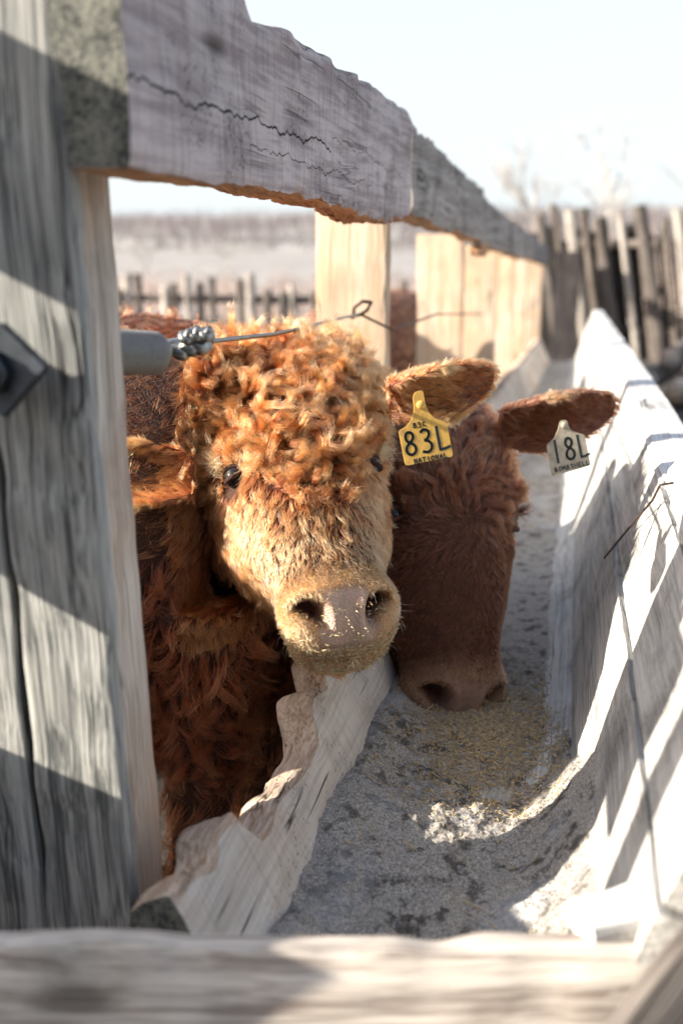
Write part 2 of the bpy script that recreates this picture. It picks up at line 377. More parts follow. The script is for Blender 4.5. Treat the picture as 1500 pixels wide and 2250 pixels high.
# the near face boards beside it (in front of the post, towards the camera)
bdl = ['narrow strip of wall', '']
vpost('gate_board', M['wall_board'], -.5175, .9400, 0.25, 1.62, .110, .028, 22, 'weathered vertical board with the dark bolt plate, right next to the near post', 'board', 'vertical boards in the left foreground', n_u=80, tilt=(-.020, 0))
vpost('gate_board', M['wall_board'], -.677, .9405, 0.25, 1.62, .200, .028, 23, 'weathered vertical board at the left edge, left of the long dark seam', 'board', 'vertical boards in the left foreground', n_u=80, tilt=(-.020, 0))
plab = ['pale wide post standing behind the curly bull\'s poll with a rusty wire knot', 'pale post second along behind the bull, its near edge brightly lit', 'third pale post along the fence behind the ears',
        'fourth pale blurred post along the fence', 'fifth pale blurred post along the fence', 'sixth pale blurred post along the fence', 'last small pale post at the far end of the fence']
for i, y in enumerate([2.72, 4.5, 6.2, 7.9, 9.6, 11.3, 13.2]):
    x = -.49 - .097 + (.012 * i)
    vpost('fence_post', M['pale'], x, y, 0 - .028 * max(0, y - 2.6), 1.30 + drop(y), .195 + .01 * (i % 2), .075, 30 + i, plab[i], n_u=40, tilt=(random.uniform(-.01, .01), 0))
# chip stick hanging at the second rail's joint
o = plank('wood_splinter', M['raw'], frame((-.45, 4.66, 1.20), (.1, 1, -.1), (0, 0, 1)), .22, lambda u: -.03, lambda u: .035, .05, n_u=14, nz=4, nx=3, amp=.01, seed=61)
tag(o, 'bright orange torn wood stub under the top rail above the far posts', 'splinter')

# ================================================================== TROUGH
tr = empty('feed_trough', (0, 1.0, 0))
tag(tr, 'long weathered wooden feed trough running along the fence with ground feed in it', 'feed trough')
def par(o):
    o.parent = tr; o.matrix_parent_inverse = Matrix.Translation((0, -1.0, 0)); return o
# left plank: leaning, notched upper edge
ztop = interp([(.80, .535), (.90, .528), (.955, .508), (.985, .530), (1.03, .526), (1.06, .478), (1.09, .468), (1.15, .478), (1.20, .470), (1.30, .462), (1.34, .470), (1.375, .515), (1.41, .518), (1.47, .500), (1.50, .535), (1.60, .545), (1.75, .540), (1.9, .50), (2.3, .55), (9.5, .55)])
def chew_l(V, A, B):
    W = V.copy(); top = np.clip((V[..., 2] - .12) / .05, 0, 1) * 0 + (B > .75) * ((B - .75) / .25)
    W[..., 2] += top * (.003 * vn(V, 18, 41) + .004 * vn(V, 55, 42) + .002 * vn(V, 120, 40)); W[..., 0] += top * (.004 * vn(V, 26, 43) + .003 * vn(V, 90, 46))
    W[..., 0] += .0025 * vn(V * np.array([1, 1, .4]), 9, 44)
    return W
# slope direction in XZ
sl = unit(np.array([-.085, 0, .17])); Lz = 1 / sl[2]
fl = frame((-.285, 0, .335), (0, 1, 0), sl)
o = plank('side_plank', M['trough_side'], fl, 8.65, lambda y: drop(y), lambda y: (ztop(y) - .335) * Lz + drop(y), .058, u0=.85, n_u=520, nz=16, nx=8, amp=.0015, seed=45, chew=chew_l, raw_top=M['gnawed'])
# the frame's local x = y x z : points to +X side; move so the inner face is at the given line
o.data.transform(Matrix.Translation((-.026, 0, 0))); o.data.materials.append(M['shaded_end_grain'])
for p_ in o.data.polygons:
    if abs(p_.normal.y) > .8 and p_.center.y < .87: p_.material_index = 2
par(o); tag(o, 'gnawed trough side plank with a notched splintered top edge')
# floor boards
fb = plank('floor_board', M['trough_right'], frame((-.17, 0, .325), (0, 1, 0), (1, 0, 0)), 8.7, lambda y: -.16, lambda y: .17, .04, u0=.80, n_u=120, nz=8, nx=3, amp=.002, seed=46,
           bow=lambda V: V + np.stack([np.vectorize(lambda y: -drop(y))(V[..., 1]), 0 * V[..., 1], 0 * V[..., 1]], -1))
par(fb)
# right wall: profile swept along Y, boards with a seam
def sweep(name, prof, m, ys, seed, amp, th=.045, extra=None):
    prof = np.array(prof); n = len(prof); V = []
    tdir = unit(np.gradient(prof, axis=0)); nrm = np.stack([tdir[:, 1], -tdir[:, 0]], -1)
    ring = np.vstack([prof, (prof + nrm * th)[::-1]]); n2 = len(ring)
    for y in ys:
        x = ring[:, 0]; z = ring[:, 1] + drop(y)
        V.append(np.stack([x, np.full(n2, y), z], -1))
    V = np.array(V); V[..., 0] += amp * vn(V, 9, seed) + amp * .4 * vn(V, 30, seed + 1); V[..., 2] += amp * .6 * vn(V, 12, seed + 2)
    if extra: V = extra(V)
    Fc = [(i * n2 + k, (i + 1) * n2 + k, (i + 1) * n2 + (k + 1) % n2, i * n2 + (k + 1) % n2) for i in range(len(ys) - 1) for k in range(n2)]
    Fc += [tuple(range(n2)), tuple(((len(ys) - 1) * n2 + k) for k in range(n2))[::-1]]
    o = mesh_obj(name, V.reshape(-1, 3), Fc, m); o.data.set_sharp_from_angle(angle=math.radians(35)); return par(o)
def seg(a, b, n): return [(a[0] + (b[0] - a[0]) * i / n, a[1] + (b[1] - a[1]) * i / n) for i in range(n + 1)]
ys = np.concatenate([np.linspace(.80, 3, 110), np.linspace(3.05, 9.5, 90)])
o = sweep('lower_wall_board', seg((-.04, .345), (.035, .390), 4)[:-1] + seg((.035, .390), (.102, .632), 8), M['trough_right'], ys, 51, .0028)
tag(o, 'lower bleached board of the trough\'s right wall below the long seam')
o = sweep('upper_wall_board', seg((.107, .642), (.160, .800), 7), M['trough_right'], ys, 55, .0028)
tag(o, 'upper bleached board of the trough\'s right wall above the long seam')
ysc = np.concatenate([np.linspace(1.72, 3, 50), np.linspace(3.05, 9.5, 90)])
sweep('top_curb', [(.158, .806), (.168, .818), (.205, .822), (.245, .820), (.255, .80), (.255, .70)], M['curb'], ysc, 59, .0035, th=.05)
o = sweep('near_top_curb', [(.160, .812), (.164, .842), (.178, .858), (.22, .862), (.27, .856), (.285, .83), (.29, .66)], M['curb'], np.linspace(.90, 1.69, 60), 63, .006, th=.05)
tag(o, 'thicker grey broken end of the top curb nearest the camera')
# ---- feed bed
def feedz(X, Y):
    P = np.stack([X, Y, 0 * X], -1)
    nr_ = np.clip((1.62 - Y) / .25, 0, 1)
    base = .350 + .042 * np.clip((X + .06) / .12, 0, 1) ** 1.5 + nr_ * .075 * np.clip((X + .03) / .10, 0, 1) ** 1.4 - (1 - nr_) * .05 * np.clip((X - .03) / .03, 0, 1) + .03 * np.exp(-((X + .29) / .05) ** 2)
    near = np.clip((1.75 - Y) / .35, 0, 1)
    z = base + near * (.014 + .024 * vn(P, 6, 71) + .016 * vn(P, 15, 72)) + .006 * np.clip(vn(P, 34, 76) - .35, 0, 1) * 3 * near + (.25 + .75 * near) * (.0045 * vn(P, 42, 73) + .003 * vn(P, 95, 74) + .0022 * vn(P, 210, 75))
    return z - .028 * np.clip(Y - 2.6, 0, 99)
X, Y = np.meshgrid(np.linspace(-.335, .075, 200), np.concatenate([np.linspace(.82, 2.2, 600), np.linspace(2.22, 9.4, 160)]))
V = np.stack([X, Y, feedz(X, Y)], -1).reshape(-1, 3); nx = 200; ny = X.shape[0]
o = mesh_obj('ground_feed', V, [(j * nx + i, j * nx + i + 1, (j + 1) * nx + i + 1, (j + 1) * nx + i) for j in range(ny - 1) for i in range(nx - 1)], M['feed'])
tag(o, 'coarse grey ground feed spread over the trough floor', 'cattle feed', kind='stuff')
# ---- loose grain
def grains(name, pts, m, lab, cat, size=.0055, seed=1, nrm=None):
    r = np.random.default_rng(seed); mb_V = []; mb_F = []
    base = np.array([(0, 0, 1.0), (.28, 0, 0), (0, .22, 0), (-.28, 0, 0), (0, -.22, 0), (0, 0, -1.0)])
    fs = [(0, 1, 2), (0, 2, 3), (0, 3, 4), (0, 4, 1), (5, 2, 1), (5, 3, 2), (5, 4, 3), (5, 1, 4)]
    for i, p in enumerate(pts):
        d = unit(r.normal(size=3) * np.array([1, 1, .35])); a = unit(np.cross(d, r.normal(size=3))); bb_ = np.cross(d, a); s = size * r.uniform(.6, 1.3)
        W = base[:, :1] * a * s + base[:, 1:2] * bb_ * s + base[:, 2:] * d * s + p
        n = len(mb_V); mb_V += list(W); mb_F += [tuple(k + n for k in f) for f in fs]
    o = mesh_obj(name, mb_V, mb_F, m, None, False)
    if lab: tag(o, lab, cat, kind='stuff')
    return o
gx = rng.normal(-.10, .08, 5200); gy = rng.normal(1.64, .13, 5200)
k = (gx > -.29) & (gx < .03) & (gy > 1.0) & (gy < 2.6); gx, gy = gx[k], gy[k]
grains('loose_oats', np.stack([gx, gy, feedz(gx, gy) + .002], -1), M['oat'], 'scattered tan oat grains in the trough around the lowered muzzle', 'grain', size=.0056)
gx = rng.uniform(-.3, .05, 9000); gy = 1 + 1.0 * rng.random(9000) ** 1.2
grains('feed_crumbs', np.stack([gx, gy, feedz(gx, gy) + .001], -1), M['feed'], 'small grey crumbs of feed lying loose on the trough floor', 'feed crumbs', size=.0032, seed=4)

# ================================================================== front cross beam, lower right plank
P0 = np.array([.06, .815, 0.0]); D0 = (P0 + [0, 0, .56] - CAM) @ cf; lat0 = (P0 - CAM) @ cr
yl = lambda x: 1.0 + (x - 750) / F * D0 - lat0
def cut_end(V, A, B):
    W = V.copy(); lim = yl(1300) + (V[..., 2] - .515) * (yl(1420) - yl(1300)) / .105; W[..., 1] = np.minimum(W[..., 1], lim + .004 * vn(V, 40, 8)); return W
ch_ = np.array([cf[0], cf[1], 0]) * .40; fr = frame(tuple(P0 - cr * 1.0 - ch_ * .56), cr, np.array([0, 0, 1]) + ch_)
o = plank('cross_beam', M['cross'], fr, yl(1440), lambda u: .34, lambda u: .622 - .003 * math.sin(u * 9), .052, n_u=150, nz=14, nx=6, amp=.0035, seed=81, chew=cut_end)
tag(o, 'out-of-focus brown grey beam across the bottom of the picture, half in sunlight', 'beam')
q0 = dep(1404, 2382, .80); q1 = dep(1684, 2014, .84)
o = plank('brace_plank', M['slab_dark'], frame(tuple(q0), q1 - q0, camvec(-.79, .61, 0)), .26, lambda u: -.047, lambda u: .047, .03, n_u=40, nz=8, nx=4, amp=.003, seed=83)
tag(o, 'blurred grey green plank slanting up at the bottom right corner', 'plank')
q0 = dep(1275, 2030, .93); q1 = dep(1470, 1975, .95)
o = plank('wood_block', M['curb'], frame(tuple(q0), q1 - q0, (0, 0, 1)), .085, lambda u: -.022, lambda u: .012, .05, n_u=20, nz=5, nx=4, amp=.004, seed=84)
tag(o, 'small grey wood block at the foot of the trough wall, above the cross beam', 'wood block')

# ================================================================== bolt plate, handle, wires
pl = empty('bolt_plate', (-.548, .889, 1.083)); tag(pl, 'dark square steel plate set cornerwise on the near boards with a round bolt in it', 'bolt plate')
def prism(name, pts, y0, y1, m, parent, loc, bev=.003):
    bm = bmesh.new(); vs = [bm.verts.new((p[0], y0, p[1])) for p in pts]; f = bm.faces.new(vs)
    r = bmesh.ops.extrude_face_region(bm, geom=[f]); bmesh.ops.translate(bm, verts=[v for v in r['geom'] if isinstance(v, bmesh.types.BMVert)], vec=(0, y1 - y0, 0))
    bmesh.ops.recalc_face_normals(bm, faces=bm.faces)
    if bev: bmesh.ops.bevel(bm, geom=bm.edges[:], offset=bev, segments=2, affect='EDGES')
    me = bpy.data.meshes.new(name); bm.to_mesh(me); bm.free(); me.materials.append(m)
    o = bpy.data.objects.new(name, me); col.objects.link(o); o.location = loc; o.parent = parent; return o
prism('plate', [(-.055, -.002), (-.002, -.052), (.052, .002), (.004, .046)], -.003, .006, M['black_steel'], pl, (0, 0, 0))
mb = MB(); mb.tube([(-.012, -.004, -.004), (-.012, -.016, -.004), (-.012, -.020, -.004)], [.024, .024, .018], 6); mb.build('bolt_head', M['black_steel'], pl)
mb = MB(); mb.tube([(-.014, -.018, -.002), (-.016, -.036, 0)], .008, 16); mb.build('bolt', M['rust'], pl)

hd = empty('spring_handle', tuple(dep(305, 775, 1.22))); tag(hd, 'grey ribbed tubular handle with steel cable clamps sticking out behind the near post', 'handle')
h0 = dep(215, 772, 1.20); h1 = dep(362, 777, 1.27); ax = unit(h1 - h0); Lh = np.linalg.norm(h1 - h0)
pp = []; rr = []
for i in range(90):
    t = i / 89; pp.append(h0 + ax * Lh * t - np.array(hd.location)); r_ = .0275 + .0005 * math.sin(i * 2.1)
    if t > .82: r_ *= math.sqrt(max(.05, 1 - ((t - .82) / .19) ** 2))
    rr.append(r_)
mb = MB(); mb.tube(pp, rr, 28); mb.build('grip', M['plastic'], hd)
mb = MB(); hl = np.array(hd.location)
c0 = dep(375, 765, 1.29) - hl; c1 = dep(440, 748, 1.33) - hl
mb.tube([h1 - hl - ax * .01, c0, c1], [.010, .012, .009], 10)
mb.build('ferrule', M['steel'], hd)
for (x, y, dx, dy) in ((395, 765, 22, -38), (418, 757, 18, -36), (438, 752, 24, -30)):
    mb = MB(); a = dep(x, y + 8, 1.29) - hl; bq = dep(x + dx, y + dy, 1.27) - hl
    mb.tube([a, bq], .0055, 8); mb.tube([a + (bq - a) * .55, a + (bq - a) * .78], .0115, 6); mb.tube([a + (bq - a) * -.1, a + (bq - a) * .25], .0155, 8)
    mb.build('cable_clamp', M['steel'], hd)
wires = empty('fence_cable', tuple(dep(450, 745, 1.33))); tag(wires, 'twisted steel cable with a rusty knot running from the clamps past the pale post', 'cable')
wl = np.array(wires.location)
pts = [dep(448, 752, 1.32), dep(500, 746, 1.40), dep(545, 741, 1.50), dep(600, 735, 1.64), dep(660, 722, 1.84), dep(735, 702, 2.2), dep(790, 690, 2.55)]
P = []
for i in range(len(pts) - 1):
    for t in np.linspace(0, 1, 60, endpoint=False): P.append(pts[i] * (1 - t) + pts[i + 1] * t)
P = np.array(P + [pts[-1]])
for s in range(3):
    T = unit(pts[2] - pts[0]); x = unit(np.cross(T, [0, 0, 1])); y = np.cross(T, x); ph = np.arange(len(P)) * .9 + s * 2.094
    mb = MB(); mb.tube(P + .0018 * (x * np.cos(ph)[:, None] + y * np.sin(ph)[:, None]) - wl, .0019, 5); mb.build('wire_strand', M['steel'], wires)
def wire(pts, r, m, parent, name, off):
    mb = MB(); q = []
    for i in range(len(pts) - 1):
        for t in np.linspace(0, 1, 8, endpoint=False): q.append(np.array(pts[i]) * (1 - t) + np.array(pts[i + 1]) * t)
    q.append(np.array(pts[-1])); mb.tube(np.array(q) - off, r, 6); return mb.build(name, m, parent)
wire([dep(790, 690, 2.55), dep(862, 725, 2.62), dep(960, 690, 3.4), dep(1000, 690, 3.9), dep(1060, 690, 5.0)], .0035, M['rust'], wires, 'far_wire', wl)
wire([dep(775, 700, 2.52), dep(778, 676, 2.50), dep(796, 662, 2.48), dep(815, 664, 2.49), dep(806, 682, 2.51), dep(790, 692, 2.52), dep(768, 696, 2.53)], .0045, M['rust'], wires, 'knot', wl)
rw = empty('rusty_wire', (.147, 1.64, .83)); tag(rw, 'thin rusty wire bent over the trough\'s right edge and hanging down its inner wall', 'wire')
rl = np.array(rw.location)
wire([(.30, 1.66, .842), (.186, 1.615, .840), (.146, 1.588, .838), (.141, 1.64, .80), (.120, 1.76, .725), (.084, 1.915, .612)], .0019, M['rust'], rw, 'wire_strand', rl)
#PART2#
# ================================================================== CATTLE
HS = np.array([  # s, half width, front n, back n  (for a head with eye half-distance .135)
    (-.235, .030, -.085, -.120), (-.225, .100, -.035, -.150), (-.200, .130, .015, -.170), (-.150, .146, .052, -.180), (-.090, .156, .066, -.185), (-.030, .152, .066, -.190),
    (.020, .143, .062, -.205), (.070, .134, .057, -.215), (.120, .118, .050, -.200), (.170, .096, .042, -.165), (.210, .081, .036, -.138),
    (.245, .079, .032, -.124), (.272, .081, .026, -.118), (.295, .080, .010, -.112), (.314, .075, -.012, -.108), (.328, .066, -.038, -.104), (.338, .048, -.060, -.098), (.342, .018, -.073, -.088)])
SQ = .92                                              # the muzzle end is a little shorter than the table
HS = np.array([(r_[0] * (SQ if r_[0] > 0 else 1.27), *r_[1:]) for r_ in HS])
def loft(mb, rings):
    n = len(rings[0]); V = np.concatenate(rings); Fc = [(i * n + k, i * n + (k + 1) % n, (i + 1) * n + (k + 1) % n, (i + 1) * n + k) for i in range(len(rings) - 1) for k in range(n)]
    Fc += [tuple(range(n))[::-1], tuple((len(rings) - 1) * n + k for k in range(n))]; mb.add(V, Fc)
def head_shell(mb, O, R, A, N, k, narrow=1.0, shift=0.0, up=1.0):
    ss = np.linspace(HS[0, 0], HS[-1, 0], 90); W = [np.interp(ss, HS[:, 0], HS[:, c]) for c in (1, 2, 3)]
    for q in range(3): W[q] = np.convolve(np.pad(W[q], 2, 'edge'), np.ones(5) / 5, 'valid')
    rings = []
    th = np.linspace(0, 2 * math.pi, 72, endpoint=False)
    for s, w_, f_, b_ in zip(ss, *W):
        c = (f_ + b_) / 2; h = (f_ - b_) / 2; e = 2.5
        # flatter forehead / nose bridge, narrower jaw
        X = np.sign(np.cos(th)) * np.abs(np.cos(th)) ** (2 / e) * w_; Z = np.sign(np.sin(th)) * np.abs(np.sin(th)) ** (2 / e) * h
        jaw = np.clip(-Z / h, 0, 1); jn = np.interp(s, [-.2, .05, .2, .27, .34], [.12, .06, .20, .22, .2]); X = X * (1 - jn * jaw ** 1.3)
        ridge = np.interp(s, [0, .1, .2, .25], [0, .12, .12, .0]); X = X * (1 - ridge * np.clip(Z / h, 0, 1) ** 1.5)
        P = np.stack([X * narrow - shift * min(s, 0), np.full_like(X, s * (up if s < 0 else 1)), Z + c], -1) * k
        rings.append(O + P[:, :1] * R + P[:, 1:2] * A + P[:, 2:] * N)
    loft(mb, rings)
def sweep_body(mb, pts, n=48):
    """pts: list of (center, half_width_vec, half_height_vec)"""
    m = len(pts); t = np.linspace(0, m - 1, (m - 1) * 8 + 1); ar = np.array([[p[0], p[1], p[2]] for p in pts])
    def cat(t):
        i = int(min(math.floor(t), m - 2)); f = t - i; g = lambda j: ar[max(0, min(m - 1, j))]
        a, b_, c, d = g(i - 1), g(i), g(i + 1), g(i + 2)
        return .5 * ((2 * b_) + (-a + c) * f + (2 * a - 5 * b_ + 4 * c - d) * f * f + (-a + 3 * b_ - 3 * c + d) * f ** 3)
    th = np.linspace(0, 2 * math.pi, n, endpoint=False); rings = []
    for q in t:
        c, u, v = cat(q); rings.append(c + np.cos(th)[:, None] * u + np.sin(th)[:, None] * v)
    loft(mb, rings)
def ear(mb, base, d, nrm, L, W, cup=.5, th=.010, droop=(0, 0, 0)):
    d = unit(d); nrm = unit(nrm - d * (nrm @ d)); sd_ = np.cross(nrm, d); us = np.linspace(0, 1, 26); vs = np.linspace(-1, 1, 15); F_ = []; B_ = []
    for u in us:
        hw = W * (math.sin(math.pi * min(1, (u * .80 + .16))) ** .62) * (1 if u < .999 else .15)
        c = base + d * L * u + np.array(droop) * u * u; fr_ = []; bk_ = []
        for v in vs:
            lift = cup * hw * (v * v) * (1.15 - .55 * u)
            p = c + sd_ * hw * v * (1 - .18 * v * v) + nrm * lift
            t_ = th * (1 - .55 * abs(v)) * (1.5 - u); fr_.append(p + nrm * t_ * .35); bk_.append(p - nrm * t_ * .65)
        F_.append(fr_ + bk_[::-1])
    loft(mb, [np.array(r) for r in F_])
def leg(mb, hip, foot, knee_off, r):
    P = [hip, hip * .6 + foot * .4 + knee_off, hip * .3 + foot * .7 + knee_off * .3, hip * .1 + foot * .9, foot]
    sweep_body(mb, [(p, np.array([0, q, 0]), np.array([q * 1.15, 0, 0])) for p, q in zip(P, r)], 20)

def cattle_mesh(name, parts, O, R, A, N, k, eyes, base, voxel=.0055, deform=True, nar=1.0):
    mb = MB()
    for fn in parts: fn(mb)
    me = bpy.data.meshes.new(name); me.from_pydata(mb.V, [], mb.F); me.update()
    bm = bmesh.new(); bm.from_mesh(me); bmesh.ops.recalc_face_normals(bm, faces=bm.faces); bm.to_mesh(me); bm.free()
    o = bpy.data.objects.new(name, me); col.objects.link(o)
    md = o.modifiers.new('r', 'REMESH'); md.mode = 'VOXEL'; md.voxel_size = voxel; md.adaptivity = 0
    ms = o.modifiers.new('s', 'SMOOTH'); ms.factor = .6; ms.iterations = 6
    dg = bpy.context.evaluated_depsgraph_get(); m2 = bpy.data.meshes.new_from_object(o.evaluated_get(dg))
    o.modifiers.clear(); o.data = m2; m2.name = name; bpy.data.meshes.remove(me)
    n = len(m2.vertices); V = np.empty(n * 3); m2.vertices.foreach_get('co', V); V = V.reshape(-1, 3)
    q = (V - O) / k; L = np.stack([q @ R / nar, q @ A, q @ N], -1)
    if deform:
        D = np.zeros_like(V); loc = L.copy()
        def G(c, s): return np.exp(-(((loc - np.array(c)) / np.array(s)) ** 2).sum(-1))
        dl = np.zeros_like(L)
        for sg in (-1, 1):
            g = G((sg * .136, .005, .010), (.05, .030, .030)); dl[:, 0] -= sg * .020 * g             # eye socket
            g = G((sg * .118, -.035, .045), (.03, .016, .028)); dl[:, 2] += .010 * g; dl[:, 0] += sg * .010 * g    # brow
            g = G((sg * .112, .040, .020), (.03, .014, .03)); dl[:, 0] += sg * .007 * g
            g = G((sg * .10, .12, -.06), (.04, .05, .05)); dl[:, 0] += sg * .008 * g                # cheek
            # nostril: comma opening on the front corner of the muzzle
            a = loc - np.array((sg * .048, .265, .006)); ca, sa = math.cos(.75), math.sin(.75)
            x2 = sg * a[:, 0] * ca - a[:, 1] * sa * -1; y2 = -sg * a[:, 0] * sa * -1 - a[:, 1] * ca
            x2 = sg * a[:, 0] * ca - a[:, 1] * sa; y2 = sg * a[:, 0] * sa + a[:, 1] * ca
            r2 = (x2 / .025) ** 2 + ((y2 - 6 * x2 * x2) / .0115) ** 2 + (a[:, 2] / .05) ** 2
            g = np.exp(-r2 ** 2); dl[:, 2] -= .032 * g; dl[:, 1] -= .030 * g
            rim = np.exp(-((np.sqrt(r2) - 1.75) / .45) ** 2) * (np.abs(a[:, 2]) < .05); dl[:, 2] += .0035 * rim; dl[:, 1] += .002 * rim
            g = G((sg * .075,   .241, -.025), (.03, .03, .035)); dl[:, 0] += sg * .010 * g
        g = G((0, .276, .012), (.020, .022, .02)); dl[:, 2] -= .004 * g                            # philtrum
        mouth = np.exp(-((loc[:, 2] + .062 - .9 * loc[:, 0] ** 2 * 0) / .0045) ** 2) * (loc[:, 1] > .175) * np.clip((loc[:, 1] - .175) / .04, 0, 1)
        dl[:, 1] -= .014 * mouth; dl[:, 0] -= np.sign(loc[:, 0]) * .012 * mouth
        V = V + k * (dl[:, :1] * nar * R + dl[:, 1:2] * A + dl[:, 2:] * N)
    m2.vertices.foreach_set('co', (V - base).ravel()); m2.update()
    m2.polygons.foreach_set('use_smooth', [True] * len(m2.polygons))
    return o, V, L

def coat_skin_mat(name, nose, ringc, coatc, dirt):
    m, t, b = newmat(name); g = NG(t)
    at = g.n('ShaderNodeAttribute', attribute_name='zone').outputs['Color']
    sp = g.n('ShaderNodeSeparateColor'); g.l(at, sp.inputs[0])
    P = g.n('ShaderNodeTexCoord').outputs['Object']; n = g.noise(P, 60, 5, .6); n2 = g.noise(P, 350, 3, .6); v = g.n('ShaderNodeTexVoronoi', feature='DISTANCE_TO_EDGE'); g.l(P, v.inputs['Vector']); v.inputs['Scale'].default_value = 170
    c = g.mix(g.ramp(n, [(.35, 0.0), (.7, 1.0)]), tuple(x * .6 for x in coatc), coatc)
    nz = g.mix(g.math('MULTIPLY', g.ramp(n, [(.5, 0.0), (.7, 1.0)]), .65), nose, dirt); nz = g.mix(g.ramp(v.outputs['Distance'], [(0.0, .35), (.12, 0.0)]), nz, tuple(x * .5 for x in nose))
    c = g.mix(sp.outputs[1], c, ringc); c = g.mix(sp.outputs[0], c, nz); c = g.mix(sp.outputs[2], c, (.05, .012, .010))
    g.l(c, b.inputs['Base Color'])
    ro = g.mix(sp.outputs[0], .8, .30); g.l(ro, b.inputs['Roughness']); b.inputs['Specular IOR Level'].default_value = .4
    h = g.math('ADD', g.math('MULTIPLY', v.outputs['Distance'], .8), g.math('MULTIPLY', n2, .4)); g.bump(h, .9, .004, b); return m
def hair_mat(name, root, mid, tip, rough=.3):
    m = bpy.data.materials.new(name); m.use_nodes = True; t = m.node_tree; t.nodes.clear(); g = NG(t)
    out = g.n('ShaderNodeOutputMaterial'); hb = g.n('ShaderNodeBsdfHairPrincipled'); hb.model = 'CHIANG'; hb.parametrization = 'COLOR'
    hi = g.n('ShaderNodeHairInfo'); at = g.n('ShaderNodeAttribute', attribute_name='tone').outputs['Fac']
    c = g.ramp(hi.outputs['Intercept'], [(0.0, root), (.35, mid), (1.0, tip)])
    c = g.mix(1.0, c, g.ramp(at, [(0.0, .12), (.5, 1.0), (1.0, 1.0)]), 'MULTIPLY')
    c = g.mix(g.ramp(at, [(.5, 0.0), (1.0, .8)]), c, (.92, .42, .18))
    g.l(c, hb.inputs['Color']); hb.inputs['Roughness'].default_value = rough; hb.inputs['Radial Roughness'].default_value = .6
    hb.inputs['Coat'].default_value = 0.0
    g.l(hb.outputs[0], out.inputs['Surface']); return m

def sample(V, Fq, area_w, N, r):
    """random points on quads/tris (given as triangles) with weights"""
    a, b_, c = V[Fq[:, 0]], V[Fq[:, 1]], V[Fq[:, 2]]; nn = np.cross(b_ - a, c - a); ar = np.linalg.norm(nn, axis=1) * .5 * area_w
    cs = np.cumsum(ar); i = np.searchsorted(cs, r.random(N) * cs[-1]); i = np.clip(i, 0, len(cs) - 1)
    u, v = r.random(N), r.random(N); f = u + v > 1; u[f] = 1 - u[f]; v[f] = 1 - v[f]
    return a[i] + (b_ - a)[i] * u[:, None] + (c - a)[i] * v[:, None], i
def tris(me):
    me.calc_loop_triangles(); T = np.empty(len(me.loop_triangles) * 3, int); me.loop_triangles.foreach_get('vertices', T); return T.reshape(-1, 3)
def vnormals(me):
    N = np.empty(len(me.vertices) * 3); me.vertices.foreach_get('normal', N); return N.reshape(-1, 3)
def guides(P, Nn, D, L, npt, curl, lift, r, planar=.5):
    """integrate guide paths; curl = total turning (radians)"""
    G = len(P); L = np.broadcast_to(L, G); curl = np.broadcast_to(curl, G)
    lift = np.broadcast_to(np.asarray(lift, float), (G,))
    D = unit(D - Nn * (D * Nn).sum(-1, keepdims=True)); h = unit(D * (1 - lift[:, None]) + Nn * lift[:, None])
    side = np.cross(Nn, D); ax = unit(side * (1 - planar) * np.where(r.random(G) < .12, -1, 1)[:, None] + Nn * planar * r.choice([-1, 1], G)[:, None] + .25 * r.normal(size=(G, 3)))
    path = [P]; st = (L / (npt - 1))[:, None]; p = P.copy()
    for i in range(1, npt):
        t = i / (npt - 1); ang = (curl / (npt - 1)) * (.5 + 1.1 * t); c, s = np.cos(ang)[:, None], np.sin(ang)[:, None]
        h = h * c + np.cross(ax, h) * s + ax * (ax * h).sum(-1, keepdims=True) * (1 - c); h = unit(h)
        p = p + h * st; hgt = ((p - P) * Nn).sum(-1, keepdims=True); lo = .0025 + .004 * t
        p = p + Nn * np.maximum(0, lo - hgt); path.append(p)
    return np.stack(path, 1)
def strands(P, Nn, GP, GN, GD, Gpath, clump, r, frizz=.0015, lenvar=.25, fseed=0, taper=1.0):
    kd = kdtree.KDTree(len(GP))
    for i, g_ in enumerate(GP): kd.insert(g_, i)
    kd.balance(); gi = np.array([kd.find(p)[1] for p in P])
    npt = Gpath.shape[1]; t = np.linspace(0, 1, npt)[None, :, None]
    gp = Gpath[gi]; rel = (P - GP[gi])[:, None, :]
    cl = np.broadcast_to(np.asarray(clump, float), len(GP))[gi][:, None, None]
    ls = 1 - lenvar * r.random(len(P)); tt = np.linspace(0, 1, npt)[None, :] * ls[:, None] * (npt - 1)
    i0 = np.clip(np.floor(tt).astype(int), 0, npt - 2); fr_ = (tt - i0)[..., None]; ar = np.arange(len(P))[:, None]
    path = gp[ar, i0] * (1 - fr_) + gp[ar, i0 + 1] * fr_
    off = rel * (1 - cl * t ** .6) + r.normal(size=(len(P), 1, 3)) * frizz * t * 1.5
    out = path + off
    fz = vnv(out, 90, fseed) * frizz * t; out = out + fz + vnv(out, 28, fseed + 5) * frizz * 1.2 * t
    return out, gi
